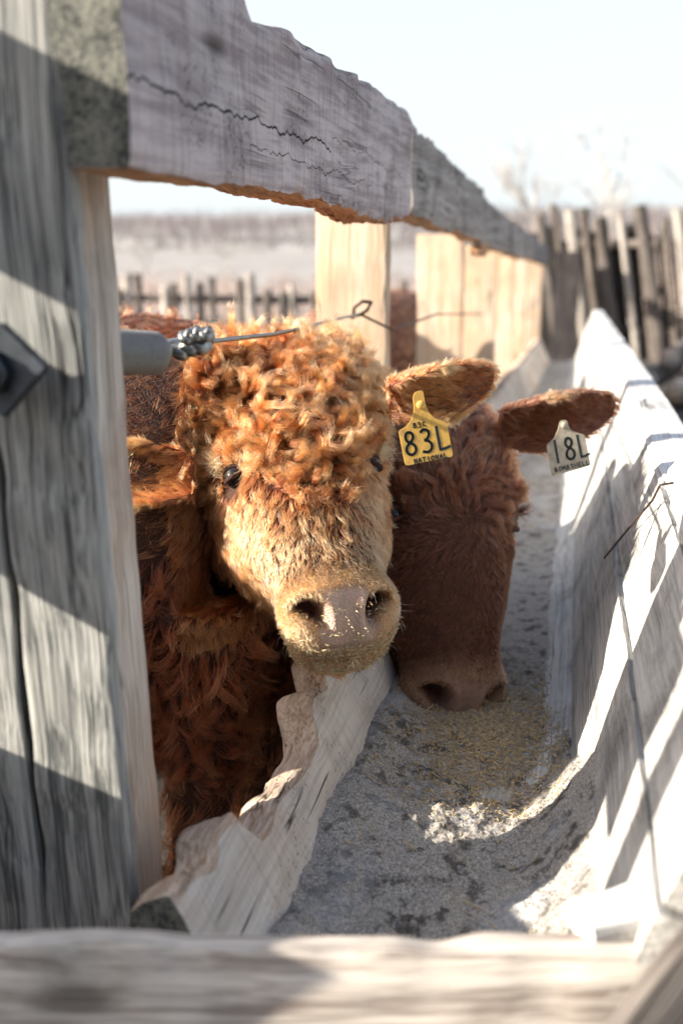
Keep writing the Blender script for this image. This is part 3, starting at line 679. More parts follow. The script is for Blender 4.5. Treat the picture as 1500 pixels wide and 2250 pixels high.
def make_hair(name, sets, mat, parent, base, r0=.00042, r1=.00012):
    n = sum(len(s[0]) for s in sets); hc = bpy.data.hair_curves.new(name); sizes = []; pos = []; tone = []; rad = []
    for S, tn, rs in sets:
        sizes += [S.shape[1]] * len(S); pos.append((S - base).reshape(-1, 3)); tone.append(tn); t = np.linspace(0, 1, S.shape[1]); rad.append(np.tile((r0 + (r1 - r0) * t ** 1.5) * rs, len(S)))
    hc.add_curves(sizes); pos = np.concatenate(pos)
    hc.attributes['position'].data.foreach_set('vector', pos.astype(np.float32).ravel())
    a = hc.attributes.get('radius') or hc.attributes.new('radius', 'FLOAT', 'POINT'); a.data.foreach_set('value', np.concatenate(rad).astype(np.float32))
    a = hc.attributes.new('tone', 'FLOAT', 'CURVE'); a.data.foreach_set('value', np.clip(np.concatenate(tone), 0, 1).astype(np.float32))
    hc.materials.append(mat); o = bpy.data.objects.new(name, hc); col.objects.link(o); o.parent = parent; return o
M['eye'] = simple('wet dark eye', (.012, .010, .012), .06, 0, 20, .2, 0)
M['ear_skin'] = simple('ear skin', (.26, .105, .06), .7, 0, 60, .5, .3)
M['lid'] = simple('dark eyelid skin', (.10, .05, .04), .5, 0, 200, .3)
Z3 = np.array([0, 0, 1.0])

# ---------------------------------------------------------------- the curly bull
BO = dep(664, 1040, 1.64); bA = unit(camvec(.26, -.75, .60)); bR = camvec(.90, .22, -.40); bR = unit(bR - bA * (bR @ bA)); bN = np.cross(bA, bR)
if bN @ (-cf) < 0: bN = -bN
BK = 1.03
def hp(O, R, A, N, k, nar=1.0): return lambda r, s, n: O + k * (r * nar * R + s * A + n * N)
bh = hp(BO, bR, bA, bN, BK)
base_b = np.array([-1.2, 1.68, 0.0])
def bull_parts():
    L = []
    L.append(lambda mb: head_shell(mb, BO, bR, bA, bN, BK, shift=.26, up=1.22))
    hb = bh(0, -.06, -.13)
    X1 = np.array([0, 1.0, 0])
    pts = [(bh(0, -.05, -.07), bR * .10, bA * .11), (bh(-.02, -.02, -.15), bR * .13, bA * .17), (np.array([-.555, 1.66, .655]), X1 * .18 + np.array([.03, 0, 0]), Z3 * .335),
           (np.array([-.67, 1.62, .645]), X1 * .215, Z3 * .39), (np.array([-.90, 1.62, .66]), X1 * .26, Z3 * .42), (np.array([-1.25, 1.68, .70]), X1 * .29, Z3 * .39),
           (np.array([-1.7, 1.70, .73]), X1 * .30, Z3 * .35), (np.array([-2.1, 1.72, .76]), X1 * .27, Z3 * .30), (np.array([-2.32, 1.73, .80]), X1 * .12, Z3 * .16)]
    L.append(lambda mb: sweep_body(mb, pts))
    for (x, y) in ((-.62, 1.52), (-.585, 1.76), (-2.05, 1.58), (-2.0, 1.86)):
        L.append(lambda mb, x=x, y=y: leg(mb, np.array([x, y, .62]), np.array([x, y, .03]), np.array([.02 if x > -1.5 else -.06, 0, 0]), [.11, .075, .05, .045, .06]))
    return L
def zone(o, L, nose_c, V):
    me = o.data; n = len(me.vertices); z = np.zeros((n, 4), np.float32); z[:, 3] = 1
    r, s, nn = L.T
    # bare nose pad between and below the nostrils
    inh = (np.abs(r) < .13) & (nn > -.17) & (s < .37)
    pad = np.clip(1.25 - (np.abs(r) / (.046 - .010 * np.clip((nn + .01) / .03, -1, 1) + .004 * vn(L, 60, 2))) ** 3, 0, 1) * (s > .240) * np.clip((nn + .046) / .006, 0, 1) * np.clip((s - .240) / .012, 0, 1) * inh
    z[:, 0] = pad
    z[:, 1] = np.clip((s - .205) / .035, 0, 1) * (1 - pad) * inh
    for sg in (-1, 1):
        a = L - np.array((sg * .048, .265, .006)); ca, sa = math.cos(.75), math.sin(.75)
        x2 = sg * a[:, 0] * ca - a[:, 1] * sa; y2 = sg * a[:, 0] * sa + a[:, 1] * ca
        r2 = (x2 / .025) ** 2 + ((y2 - 6 * x2 * x2) / .0115) ** 2 + (a[:, 2] / .05) ** 2
        z[:, 2] = np.maximum(z[:, 2], np.clip(1.35 - r2, 0, 1))
    z[:, 2] = np.maximum(z[:, 2], .8 * np.exp(-((nn + .062) / .003) ** 2) * (s > .24) * inh)
    a = me.color_attributes.new('zone', 'FLOAT_COLOR', 'POINT'); a.data.foreach_set('color', z.ravel()); return z
M['bull_skin'] = coat_skin_mat('bull skin', (.58, .39, .30), (.55, .36, .23), (.055, .018, .008), (.45, .36, .24))
M['cow_skin'] = coat_skin_mat('cow skin', (.34, .21, .165), (.26, .17, .12), (.12, .05, .025), (.13, .09, .06))
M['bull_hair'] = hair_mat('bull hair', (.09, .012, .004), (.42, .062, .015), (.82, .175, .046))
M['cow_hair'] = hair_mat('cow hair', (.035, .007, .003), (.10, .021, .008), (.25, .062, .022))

def build_cattle(nm, label, cat, base, parts, O, R, A, N, k, skin, hairm, cfg, seed, eyes=True, voxel=.0055, group=None, ears=(), nar=1.0):
    root = empty(nm, base); tag(root, label, cat, group)
    o, V, L = cattle_mesh('body', parts, O, R, A, N, k, None, base, voxel, nar=nar); o.data.materials.clear(); o.data.materials.append(skin); o.parent = root
    z = zone(o, L, None, V)
    h = hp(O, R, A, N, k, nar)
    for sg in (-1, 1):
        c = h(sg * .110, .006, .010) - base
        mb = MB(); mb.ico(c, .0185 * k, 3); mb.build('eye', M['eye'], root)
        # eyelids: two arcs of skin around the ball
        for up in (-1, 1):
            P = []
            for t in np.linspace(-1, 1, 13):
                th = t * 1.25; P.append(c + k * (.0185 * ((R * sg * .62 + N * .6) * math.cos(th) * 1.0 + A * 0) + (N * .35 * -sg * 0) + (np.cross(A, R * sg * .7 + N * .7) * sg) * .0185 * math.sin(th) * 1.0 + A * up * (.0105 * math.cos(th))))
            mb = MB(); mb.tube(np.array(P), .0042 * k * np.sin(np.linspace(.5, math.pi - .5, 13)), 8); mb.build('eyelid', skin, root)
    ear_sets = []
    for (p, d, nr, ln, wd, dr) in ears:
        mb = MB(); ear(mb, p, d, nr, ln, wd, cup=.62, th=.012, droop=dr); eo = mesh_obj('ear', np.array(mb.V) - base, mb.F, M['ear_skin'], root)
        bm = bmesh.new(); bm.from_mesh(eo.data); bmesh.ops.recalc_face_normals(bm, faces=bm.faces); bm.to_mesh(eo.data); bm.free()
        VE = np.array(mb.V); TE = tris(eo.data); NE = vnormals(eo.data); re_ = np.random.default_rng(seed + 1); d = unit(d); nr = unit(nr - d * (nr @ d)); fc = VE[TE].mean(1)
        inner = (unit(np.cross(VE[TE[:, 1]] - VE[TE[:, 0]], VE[TE[:, 2]] - VE[TE[:, 0]])) @ nr) > .15
        sd2 = np.cross(nr, d); lat = np.abs((fc - p) @ sd2) / wd
        for wg, nG, nS, hl, tn_ in ((np.where(inner, .25 + 1.2 * (lat > .72), 1.0), 1200, 9000, .016, .50), (np.where(lat > .80, 1.0, 0.0), 260, 2600, .026, .66), (np.where(inner & (((fc - p) @ d) < ln * .55), 1.0, 0.0), 160, 1500, .038, .52)):
            S, si, g_ = fur(VE, TE, NE, wg, nG, int(nS * HAIR), lambda P, Nn, gi: d * .9 - Z3 * .25 + .25 * re_.normal(size=P.shape), lambda P, gi: hl + 0 * P[:, 0], .7, .22, .5, re_, npt=6)
            ear_sets.append((S, tn_ + .09 * re_.normal(size=len(S)), 1.0))
    T = tris(o.data); VN = vnormals(o.data); r = np.random.default_rng(seed)
    global EAR_SETS; EAR_SETS = ear_sets
    Lc = L[T].mean(1); zc = z[T].mean(1)
    cfg(root, V, T, VN, L, Lc, zc, h, r, hairm, base, O, R, A, N, k)
    return root

def fur(V, T, VN, wgt, nG, nS, Ldir, Llen, curl, lift, clump, r, npt=9, planar=.4, frizz=.0015, fseed=0, lenvar=.3):
    GP, gi = sample(V, T, wgt, nG, r); GN = unit(VN[T[gi]].mean(1))
    D = Ldir(GP, GN, gi); ln = Llen(GP, gi) * r.uniform(.75, 1.2, nG)
    cu_ = curl(gi) if callable(curl) else curl; cu_ = np.broadcast_to(cu_, nG) * r.uniform(.6, 1.3, nG)
    path = guides(GP, GN, D, ln, npt, cu_, lift, r, planar)
    P, si = sample(V, T, wgt, nS, r); NN = unit(VN[T[si]].mean(1))
    S, g = strands(P, NN, GP, GN, D, path, clump, r, frizz, lenvar, fseed)
    return S, si, g

def bull_fur(root, V, T, VN, L, Lc, zc, h, r, hairm, base, O, R, A, N, k):
    rr, s, n = Lc.T; Vc = V[T].mean(1)
    rr = rr + .26 * np.minimum(s, 0)
    hb = (s < .36) & (np.abs(rr) < .21) & (n > -.22) & (s > -.40)
    inhead = hb & (n > -.20)
    front = np.clip((n + .05) / .05, 0, 1)
    forelock = inhead * np.clip((.112 - s - .110 * np.clip((np.abs(rr) - .040) / .065, 0, 1) + .012 * vn(Lc, 30, 3)) / .02, 0, 1) * np.clip((n + .070 + .05 * np.clip((-s - .02) / .06, 0, 1)) / .03, 0, 1) * (np.abs(rr) < .185)
    eyem = np.ones(len(T))
    for sg in (-1, 1): eyem *= (((Lc - np.array((sg * .130, .012, .014))) ** 2).sum(1) > .030 ** 2)
    forelock = forelock * eyem
    earm = (np.abs(rr) > .150) & (s > -.40) & (s < .06) & (n > -.30) & (Vc @ cr > -9)
    bare = zc[:, 0] + zc[:, 2]
    muzz = np.clip((s - .198) / .03, 0, 1) * inhead
    face = inhead * (1 - forelock) * (1 - np.clip(bare, 0, 1)) * eyem * (1 - muzz)
    body = (~inhead) & (~earm)
    vis = np.interp(Vc[:, 0], [-2.3, -1.4, -1.0, -.5], [.06, .12, .6, 1.0]) * np.where(Vc[:, 2] < .3, .3, 1)
    sets = []
    # --- forelock curls
    def dirL(P, Nn, gi):
        l = (P - O) / k; x, y = l @ R, l @ A
        d = x[:, None] * 3.2 * R + (y[:, None] + .06) * 2.0 * A + .35 * A
        return unit(d) + 1.3 * vnv(P, 17, 61) + .40 * r.normal(size=P.shape)
    S, si, g = fur(V, T, VN, forelock, 1350, int(95000 * HAIR), dirL, lambda P, gi: (.080 + .022 * vn(P, 20, 4)) * np.interp(np.abs((P - O) @ R) / k, [.05, .10], [1, .8]) * np.interp(np.abs((P - O) @ R) / k * 1.0 + ((P - O) @ A) / k * .8, [.02, .09], [1, .5]), lambda gi: r.choice([3.4, 5.4, 7.4], len(gi)), .60, .46, r, npt=20, planar=.5, frizz=.0026, fseed=3, lenvar=.5)
    tn = .50 + .16 * vn(S[:, 0], 30, 5) + .10 * r.normal(size=len(S)) - .22 * (_hash(g, g * 3, g * 7, 1) > .72); sets.append((S, tn, .58))
    # soft under-layer so that no skin shows between the curls
    S, si, g = fur(V, T, VN, forelock, 2200, int(12000 * HAIR), dirL, lambda P, gi: .03 + 0 * P[:, 0], 2.5, .45, .6, r, npt=8, fseed=9); sets.append((S, .32 + .1 * r.random(len(S)), 1.2))
    # --- face: short coat lying down the nose, outwards on the cheeks
    def dirF(P, Nn, gi):
        l = (P - O) / k; x, y, q = l @ R, l @ A, l @ N
        return A[None] * 1.0 + np.sign(x)[:, None] * R * np.clip(np.abs(x) * 5, 0, .6)[:, None] - N * np.clip(-q * 4, 0, .5)[:, None] + .35 * vnv(P, 14, 8)
    def lenF(P, gi):
        l = (P - O) / k; y, q = l @ A, l @ N
        return np.interp(y, [-.2, 0, .12, .22], [.045, .034, .026, .014]) * np.interp(q, [-.16, -.05, .0], [1.35, 1.15, 1.0])
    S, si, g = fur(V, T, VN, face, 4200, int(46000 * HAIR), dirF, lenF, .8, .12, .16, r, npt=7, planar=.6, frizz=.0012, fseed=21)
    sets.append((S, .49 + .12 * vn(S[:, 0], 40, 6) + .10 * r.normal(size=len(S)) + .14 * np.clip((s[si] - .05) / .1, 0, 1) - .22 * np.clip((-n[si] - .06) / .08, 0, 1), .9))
    # --- muzzle: very short pale hairs
    mz = muzz * (1 - np.clip(bare * 1.3, 0, 1)) * (1 - .9 * np.exp(-((n + .062) / .006) ** 2))
    S, si, g = fur(V, T, VN, mz, 3000, int(17000 * HAIR), dirF, lambda P, gi: .0065 + 0 * P[:, 0], .6, .30, .2, r, npt=4, frizz=.0007); sets.append((S, .86 + .10 * r.normal(size=len(S)), .8))
    # beard under the chin
    bd = inhead * (s > .14) * (n < -.085) * 1.0
    S, si, g = fur(V, T, VN, bd, 350, 2600, lambda P, Nn, gi: np.tile(A * .7 - N * .4 + Z3 * -.6, (len(P), 1)) + .4 * r.normal(size=P.shape), lambda P, gi: .026 + 0 * P[:, 0], 1.2, .5, .6, r, npt=7, frizz=.002); sets.append((S, .58 + .1 * r.normal(size=len(S)), 1.0))
    # whiskers
    S, si, g = fur(V, T, VN, mz * (s > .25), 90, 90, lambda P, Nn, gi: np.tile(A * .5 + Z3 * -.2, (len(P), 1)) + .3 * r.normal(size=P.shape), lambda P, gi: .032 + 0 * P[:, 0], .8, .75, .0, r, npt=7); sets.append((S, 1.0 + 0 * S[:, 0, 0], .7))
    # lashes
    for sg in (-1, 1):
        c = h(sg * .132, -.014, .018); P = c + (r.normal(size=(130, 3)) * .0075) * 1.0; P = P - np.outer((P - c) @ R, R) * .6
        D = unit(R * sg * .9 + A * -.25 + N * .15 + .28 * r.normal(size=(130, 3))); pa = guides(P, np.tile(R * sg, (130, 1)), D, .030 * r.uniform(.5, 1.3, 130), 7, .7, .6, r); sets.append((pa, np.full(130, .98), .9))
    # --- side of the neck next to the ears
    S, si, g = fur(V, T, VN, earm * 1.0, 900, int(11000 * HAIR), lambda P, Nn, gi: np.sign((P - O) @ R)[:, None] * R * 1.0 - Z3 * .35 + .2 * r.normal(size=P.shape), lambda P, gi: .020 + 0 * P[:, 0], .8, .25, .5, r, npt=6); sets.append((S, .46 + .1 * r.normal(size=len(S)), .9))
    # --- neck and body: long wavy coat hanging in locks
    def dirB(P, Nn, gi): return -Z3 * .9 + np.array([-.35, 0, 0]) + .9 * vnv(P, 4.5, 33) + .25 * vnv(P, 18, 35)
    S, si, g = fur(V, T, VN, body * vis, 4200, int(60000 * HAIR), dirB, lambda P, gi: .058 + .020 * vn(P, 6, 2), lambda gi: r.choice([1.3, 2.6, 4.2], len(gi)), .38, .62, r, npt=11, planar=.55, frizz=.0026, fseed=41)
    sets.append((S, .13 + .08 * vn(S[:, 0], 9, 6) + .05 * r.normal(size=len(S)) + .30 * np.clip((S[:, 0, 2] - .93) / .10, 0, 1), 1.1))  # tone carries shade on neck and flanks, sunlight along the back
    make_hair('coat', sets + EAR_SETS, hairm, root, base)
bull_ears = [(dep(852, 862, 1.66), camvec(.96, .20, -.12), camvec(.10, -.62, .74), .185, .062, (0, 0, -.004)),
             (dep(424, 1055, 1.61), camvec(-.98, .0, .08), camvec(.10, .25, .94), .19, .060, (0, 0, .0))]
bull = build_cattle('bull', 'golden red bull with curly forelock and pale chaff-dusted muzzle, facing the camera', 'bull', base_b, bull_parts(), BO, bR, bA, bN, BK, M['bull_skin'], M['bull_hair'], bull_fur, 5, ears=bull_ears)

# ---------------------------------------------------------------- the brown cow eating
CO = dep(982, 1140, 2.0); cA = unit(camvec(.06, -.93, .34)); cR = camvec(.93, .05, -.38); cR = unit(cR - cA * (cR @ cA)); cN = np.cross(cA, cR)
if cN @ (-cf) < 0: cN = -cN
CK = 1.36
ch = hp(CO, cR, cA, cN, CK)
base_c = np.array([-1.2, 2.22, 0.0])
def cow_parts():
    L = [lambda mb: head_shell(mb, CO, cR, cA, cN, CK, .83, up=.80)]
    X1 = np.array([0, 1.0, 0])
    pts = [(ch(0, -.10, -.08), cR * .08, cA * .09), (ch(-.02, -.10, -.15), cR * .12, cA * .13), (np.array([-.50, 2.20, .80]), X1 * .13, Z3 * .17),
           (np.array([-.72, 2.21, .78]), X1 * .16, Z3 * .22), (np.array([-.98, 2.22, .74]), X1 * .20, Z3 * .30), (np.array([-1.3, 2.22, .70]), X1 * .23, Z3 * .33),
           (np.array([-1.8, 2.22, .70]), X1 * .25, Z3 * .32), (np.array([-2.2, 2.22, .74]), X1 * .22, Z3 * .27), (np.array([-2.4, 2.22, .8]), X1 * .1, Z3 * .13)]
    L.append(lambda mb: sweep_body(mb, pts))
    for (x, y) in ((-.97, 2.10), (-1.0, 2.34), (-2.1, 2.1), (-2.1, 2.36)):
        L.append(lambda mb, x=x, y=y: leg(mb, np.array([x, y, .62]), np.array([x, y, .03]), np.array([.02 if x > -1.5 else -.06, 0, 0]), [.10, .07, .047, .042, .055]))
    return L
def cow_fur(root, V, T, VN, L, Lc, zc, h, r, hairm, base, O, R, A, N, k):
    rr, s, n = Lc.T; Vc = V[T].mean(1)
    inhead = (s < .36) & (np.abs(rr) < .18) & (n > -.20) & (s > -.40)
    eyem = np.ones(len(T))
    for sg in (-1, 1): eyem *= (((Lc - np.array((sg * .132, .010, .012))) ** 2).sum(1) > .026 ** 2)
    earm = (np.abs(rr) >= .18) & (s > -.40) & (s < .05) & (n > -.25)
    bare = np.clip(zc[:, 0] + zc[:, 2], 0, 1); muzz = np.clip((s - .207) / .03, 0, 1) * inhead
    top = inhead * np.clip((.03 - s) / .03, 0, 1) * eyem * np.clip((n + .09) / .03, 0, 1)
    face = inhead * (1 - top) * (1 - bare) * eyem * (1 - muzz)
    wx, wy = .005, .02                                     # whorl in the middle of the face
    def dirW(P, Nn, gi):
        l = (P - O) / k; x, y, q = l @ R - wx, l @ A - wy, l @ N
        d = x[:, None] * R + y[:, None] * A; d = unit(d); sw = x[:, None] * A - y[:, None] * R
        return d + .35 * unit(sw) + .22 * vnv(P, 12, 5)
    sets = []
    S, si, g = fur(V, T, VN, top, 900, int(22000 * HAIR), dirW, lambda P, gi: .046 + .01 * vn(P, 9, 1), 1.4, .20, .45, r, npt=11, planar=.6, frizz=.0018, fseed=3)
    sets.append((S, .46 + .1 * vn(S[:, 0], 20, 5) + .08 * r.normal(size=len(S)), 1.15))
    S, si, g = fur(V, T, VN, face, 2400, int(36000 * HAIR), dirW, lambda P, gi: np.interp((P - O) @ A / k, [0, .10, .2], [.028, .013, .008]), .5, .08, .14, r, npt=6, planar=.7, frizz=.0010, fseed=7)
    sets.append((S, .40 + .1 * vn(S[:, 0], 30, 5) + .08 * r.normal(size=len(S)) - .06 * np.clip(s[si] / .2, 0, 1), 1.05))
    mz = muzz * (1 - bare)
    S, si, g = fur(V, T, VN, mz, 2000, int(9000 * HAIR), dirW, lambda P, gi: .006 + 0 * P[:, 0], .5, .3, .2, r, npt=4, frizz=.0007); sets.append((S, .62 + .08 * r.normal(size=len(S)), .8))
    S, si, g = fur(V, T, VN, earm * 1.0, 2200, int(15000 * HAIR), lambda P, Nn, gi: np.sign((P - O) @ R)[:, None] * R * .9 - Z3 * .5 + .2 * r.normal(size=P.shape), lambda P, gi: .028 + 0 * P[:, 0], .8, .22, .55, r, npt=7); sets.append((S, .48 + .08 * r.normal(size=len(S)), 1.0))
    # tuft hanging from the base of the ear, lashes
    for sg in (-1, 1):
        c = h(sg * .125, -.105, -.03); P = c + r.normal(size=(700, 3)) * .014; gp = c + r.normal(size=(16, 3)) * .014
        D = unit(-Z3 * 1.0 + R * sg * .25 + .25 * r.normal(size=(16, 3))); pa = guides(gp, np.tile(unit(N), (16, 1)), D, .085 * r.uniform(.6, 1.2, 16), 9, .9, .1, r)
        S, g = strands(P, None, gp, None, D, pa, .8, r, .002, .3, 8); sets.append((S, .38 + .08 * r.normal(size=len(S)), 1.2))
        c = h(sg * .134, -.012, .018); P = c + r.normal(size=(90, 3)) * .005; D = unit(R * sg * 1.0 - A * .1 + .18 * r.normal(size=(90, 3)))
        sets.append((guides(P, np.tile(R * sg, (90, 1)), D, .028 * r.uniform(.6, 1.2, 90), 6, .6, .7, r), np.full(90, .05), .9))
    body = ~(inhead | earm); vis = np.interp(Vc[:, 0], [-2.3, -1.4, -1.0, -.5], [.1, .2, .5, 1.0])
    S, si, g = fur(V, T, VN, body * vis, 2200, int(24000 * HAIR), lambda P, Nn, gi: -Z3 * .9 + .7 * vnv(P, 7, 33), lambda P, gi: .05 + 0 * P[:, 0], 2.5, .35, .75, r, npt=9, frizz=.002); sets.append((S, .38 + .08 * r.normal(size=len(S)), 1.5))
    make_hair('coat', sets + EAR_SETS, hairm, root, base, r0=.00048)
cow_ears = [(dep(1098, 928, 2.03), camvec(.95, .16, .05), camvec(.16, -.50, .80), .235, .072, (0, 0, .0)),
            (dep(960, 900, 2.08), camvec(-.95, .20, -.1), camvec(-.1, -.5, .85), .18, .052, (0, 0, 0))]
cow = build_cattle('cow', 'darker brown cow with its muzzle down in the feed, behind the curly bull', 'cow', base_c, cow_parts(), CO, cR, cA, cN, CK, M['cow_skin'], M['cow_hair'], cow_fur, 11, voxel=.0065, ears=cow_ears, nar=.83)
# a third animal stands behind the fence further along: only a sliver shows between two posts
c3 = cow.copy(); col.objects.link(c3)
for ch_ in list(cow.children):
    d = ch_.copy(); col.objects.link(d); d.parent = c3
c3.rotation_euler = (0, 0, math.radians(-92)); c3.location = (-.98, 4.75, -.06)
tag(c3, 'reddish brown animal glimpsed in the narrow gap between two pale posts', 'cow')

# ---------------------------------------------------------------- ear tags
GL = {'8': [[(.5, .52), (.25, .62), (.18, .8), (.32, .97), (.6, .98), (.8, .85), (.72, .65), (.45, .52), (.2, .4), (.1, .2), (.3, .03), (.65, .02), (.88, .18), (.82, .38), (.6, .5), (.5, .52)]],
      '3': [[(.15, .9), (.4, 1), (.72, .92), (.78, .75), (.6, .58), (.35, .52), (.65, .48), (.88, .3), (.8, .1), (.5, 0), (.15, .06)]],
      'L': [[(.15, 1), (.17, .5), (.2, .02), (.55, .03), (.95, .08)]], '1': [[(.5, 1), (.5, 0)]], 'C': [[(.85, .85), (.5, .98), (.2, .7), (.2, .3), (.5, .03), (.88, .12)]],
      'N': [[(.12, 0), (.15, 1), (.8, .05), (.85, 1)]], 'A': [[(.05, 0), (.5, 1), (.9, 0)], [(.2, .38), (.8, .38)]], 'T': [[(.05, .97), (.95, 1)], [(.5, 1), (.48, 0)]], 'I': [[(.5, 1), (.5, 0)]],
      'O': [[(.5, 1), (.15, .75), (.12, .3), (.45, 0), (.85, .25), (.85, .75), (.5, 1)]], 'B': [[(.15, 0), (.15, 1), (.7, .9), (.65, .6), (.15, .52), (.8, .4), (.75, .08), (.15, 0)]],
      'M': [[(.08, 0), (.12, 1), (.5, .4), (.88, 1), (.92, 0)]], 'S': [[(.85, .9), (.4, 1), (.2, .75), (.75, .4), (.75, .1), (.15, .05)]], 'H': [[(.12, 0), (.12, 1)], [(.12, .5), (.85, .5)], [(.85, 0), (.85, 1)]],
      'E': [[(.85, 1), (.15, 1), (.15, 0), (.88, 0)], [(.15, .52), (.7, .52)]]}
M['ink'] = simple('dark marker ink', (.012, .025, .03), .5, 0, 100, .2, 0)
def tagmat(name, c, dirt):
    m, t, b = newmat(name); g = NG(t); P = g.n('ShaderNodeTexCoord').outputs['Object']
    n = g.noise(P, 70, 6, .65); n2 = g.noise(P, 260, 4, .7)
    q = g.mix(g.ramp(n, [(.42, 0.0), (.66, .65)]), c, dirt); q = g.mix(g.ramp(n2, [(.60, 0.0), (.72, .8)]), q, tuple(x * .35 for x in dirt))
    g.l(q, b.inputs['Base Color']); b.inputs['Roughness'].default_value = .45; g.bump(n2, .3, .001, b); return m
M['tag_yellow'] = tagmat('yellow tag plastic', (.80, .47, .10), (.46, .27, .10)); M['tag_white'] = tagmat('dirty white tag plastic', (.46, .40, .30), (.24, .19, .13))
def ear_tag(lab, outline, mat, texts, center, X, Y, wd):
    """texts: (string, x0, y0, w, h, stroke, slope)"""
    Zt = np.cross(X, Y); e = empty('ear_tag', center); tag(e, lab, 'ear tag', 'numbered ear tags')
    mt = Matrix(((X[0], Y[0], Zt[0], 0), (X[1], Y[1], Zt[1], 0), (X[2], Y[2], Zt[2], 0), (0, 0, 0, 1)))
    # rounded outline
    P = np.array(outline, float); Q = []
    for i in range(len(P)):
        a, b_, c = P[i - 1], P[i], P[(i + 1) % len(P)]; r_ = .0045; d1 = min(r_, np.linalg.norm(a - b_) * .4); d2 = min(r_, np.linalg.norm(c - b_) * .4)
        p1 = b_ + unit(a - b_) * d1; p2 = b_ + unit(c - b_) * d2
        for t in (0, .33, .66, 1): Q.append((1 - t) ** 2 * p1 + 2 * t * (1 - t) * b_ + t * t * p2)
    bend = lambda x, y: 0.0
    bm = bmesh.new(); vs = [bm.verts.new((p[0], p[1], 0)) for p in Q]; f = bm.faces.new(vs)
    bmesh.ops.triangulate(bm, faces=[f]); bmesh.ops.subdivide_edges(bm, edges=bm.edges[:], cuts=3)
    r_ = bmesh.ops.extrude_face_region(bm, geom=bm.faces[:]); top_ = [v for v in r_['geom'] if isinstance(v, bmesh.types.BMVert)]
    for v in top_: v.co.z += .0018
    for v in bm.verts: v.co.z += bend(v.co.x, v.co.y)
    bmesh.ops.recalc_face_normals(bm, faces=bm.faces); me = bpy.data.meshes.new('plate'); bm.to_mesh(me); bm.free(); me.materials.append(mat)
    o = bpy.data.objects.new('plate', me); col.objects.link(o); o.parent = e; o.matrix_local = mt
    for (st, x0, y0, w_, h_, sw, sl_) in texts:
        mb = MB(); adv = w_ / len(st); rr_ = random.Random(3)
        for ci, chh in enumerate(st):
            for poly in GL.get(chh, []):
                pts_ = [np.array((x0 + adv * (ci + .08 + .8 * p[0]), y0 + h_ * p[1] + sl_ * (ci + p[0]) * adv)) for p in poly]
                # smooth by chaikin
                for _ in range(2 if len(pts_) > 5 else 0):
                    nw = [pts_[0]]
                    for a, b_ in zip(pts_[:-1], pts_[1:]): nw += [a * .75 + b_ * .25, a * .25 + b_ * .75]
                    pts_ = nw + [pts_[-1]]
                for a, b_ in zip(pts_[:-1], pts_[1:]):
                    d = unit(b_ - a); nn = np.array((-d[1], d[0])) * sw / 2; a2 = a - d * sw * .3; b2 = b_ + d * sw * .3; zt = .0018
                    c4 = [a2 + nn, a2 - nn, b2 - nn, b2 + nn]; V8 = [(c[0], c[1], bend(c[0], 0) + zt + .0001) for c in c4] + [(c[0], c[1], bend(c[0], 0) + zt + .0004) for c in c4]
                    mb.add(V8, [(4, 5, 6, 7), (0, 1, 5, 4), (1, 2, 6, 5), (2, 3, 7, 6), (3, 0, 4, 7)])
        oo = mb.build('lettering', M['ink'], e, False); oo.matrix_local = mt
    # stud
    mb = MB(); mb.tube([(0, wd, -.004), (0, wd, .004), (0, wd, .0055)], [.0065, .0065, .004], 14); oo = mb.build('stud', mat, e); oo.matrix_local = mt
    return e
def P2(ax_x, ax_y): return unit(ax_x), unit(ax_y - unit(ax_x) * (ax_y @ unit(ax_x)))
# yellow tag: local metres, origin at the middle of the plate
s_ = 1.52 / 2187
X, Y = P2(camvec(.975, .19, -.12), camvec(-.18, .97, .14))
px = lambda x, y, cx, cy, s: ((x - cx) * s, (cy - y) * s)
def rot_outline(pts, cx, cy, s, ang):
    ca, sa = math.cos(ang), math.sin(ang); out = []
    for x, y in pts:
        a, b_ = (x - cx) * s, (cy - y) * s; out.append((a * ca + b_ * sa, -a * sa + b_ * ca))
    return out
ang = math.atan2(.19, .975)
ol = rot_outline([(873, 947), (890, 938), (903, 920), (906, 898), (903, 872), (908, 862), (925, 858), (930, 885), (940, 908), (955, 920), (980, 928), (997, 1002), (890, 1024)], 937, 975, s_, ang)
ear_tag('yellow ear tag marked 83L hanging from the curly bull\'s right ear', ol, M['tag_yellow'],
        [('83L', -.0375, -.0130, .076, .036, .0042, .0), ('NATIONAL', -.025, -.0265, .054, .0072, .0016, .0), ('83C', -.018, .0270, .022, .0075, .0014, .0)], dep(937, 975, 1.52), X, Y, .060)
s2 = 1.86 / 2187
X, Y = P2(camvec(.97, .22, -.1), camvec(-.2, .97, .12)); ang = math.atan2(.22, .97)
ol = rot_outline([(1197, 978), (1212, 966), (1222, 945), (1226, 925), (1240, 922), (1250, 945), (1265, 950), (1283, 955), (1299, 1022), (1212, 1047)], 1248, 992, s2, ang)
ear_tag('dirty white ear tag marked 18L hanging from the brown cow\'s ear', ol, M['tag_white'],
        [('18L', -.036, -.016, .078, .042, .0048, .0), ('BOMBSHELL', -.034, -.0325, .070, .0085, .0018, .0)], dep(1248, 992, 1.86), X, Y, .05)

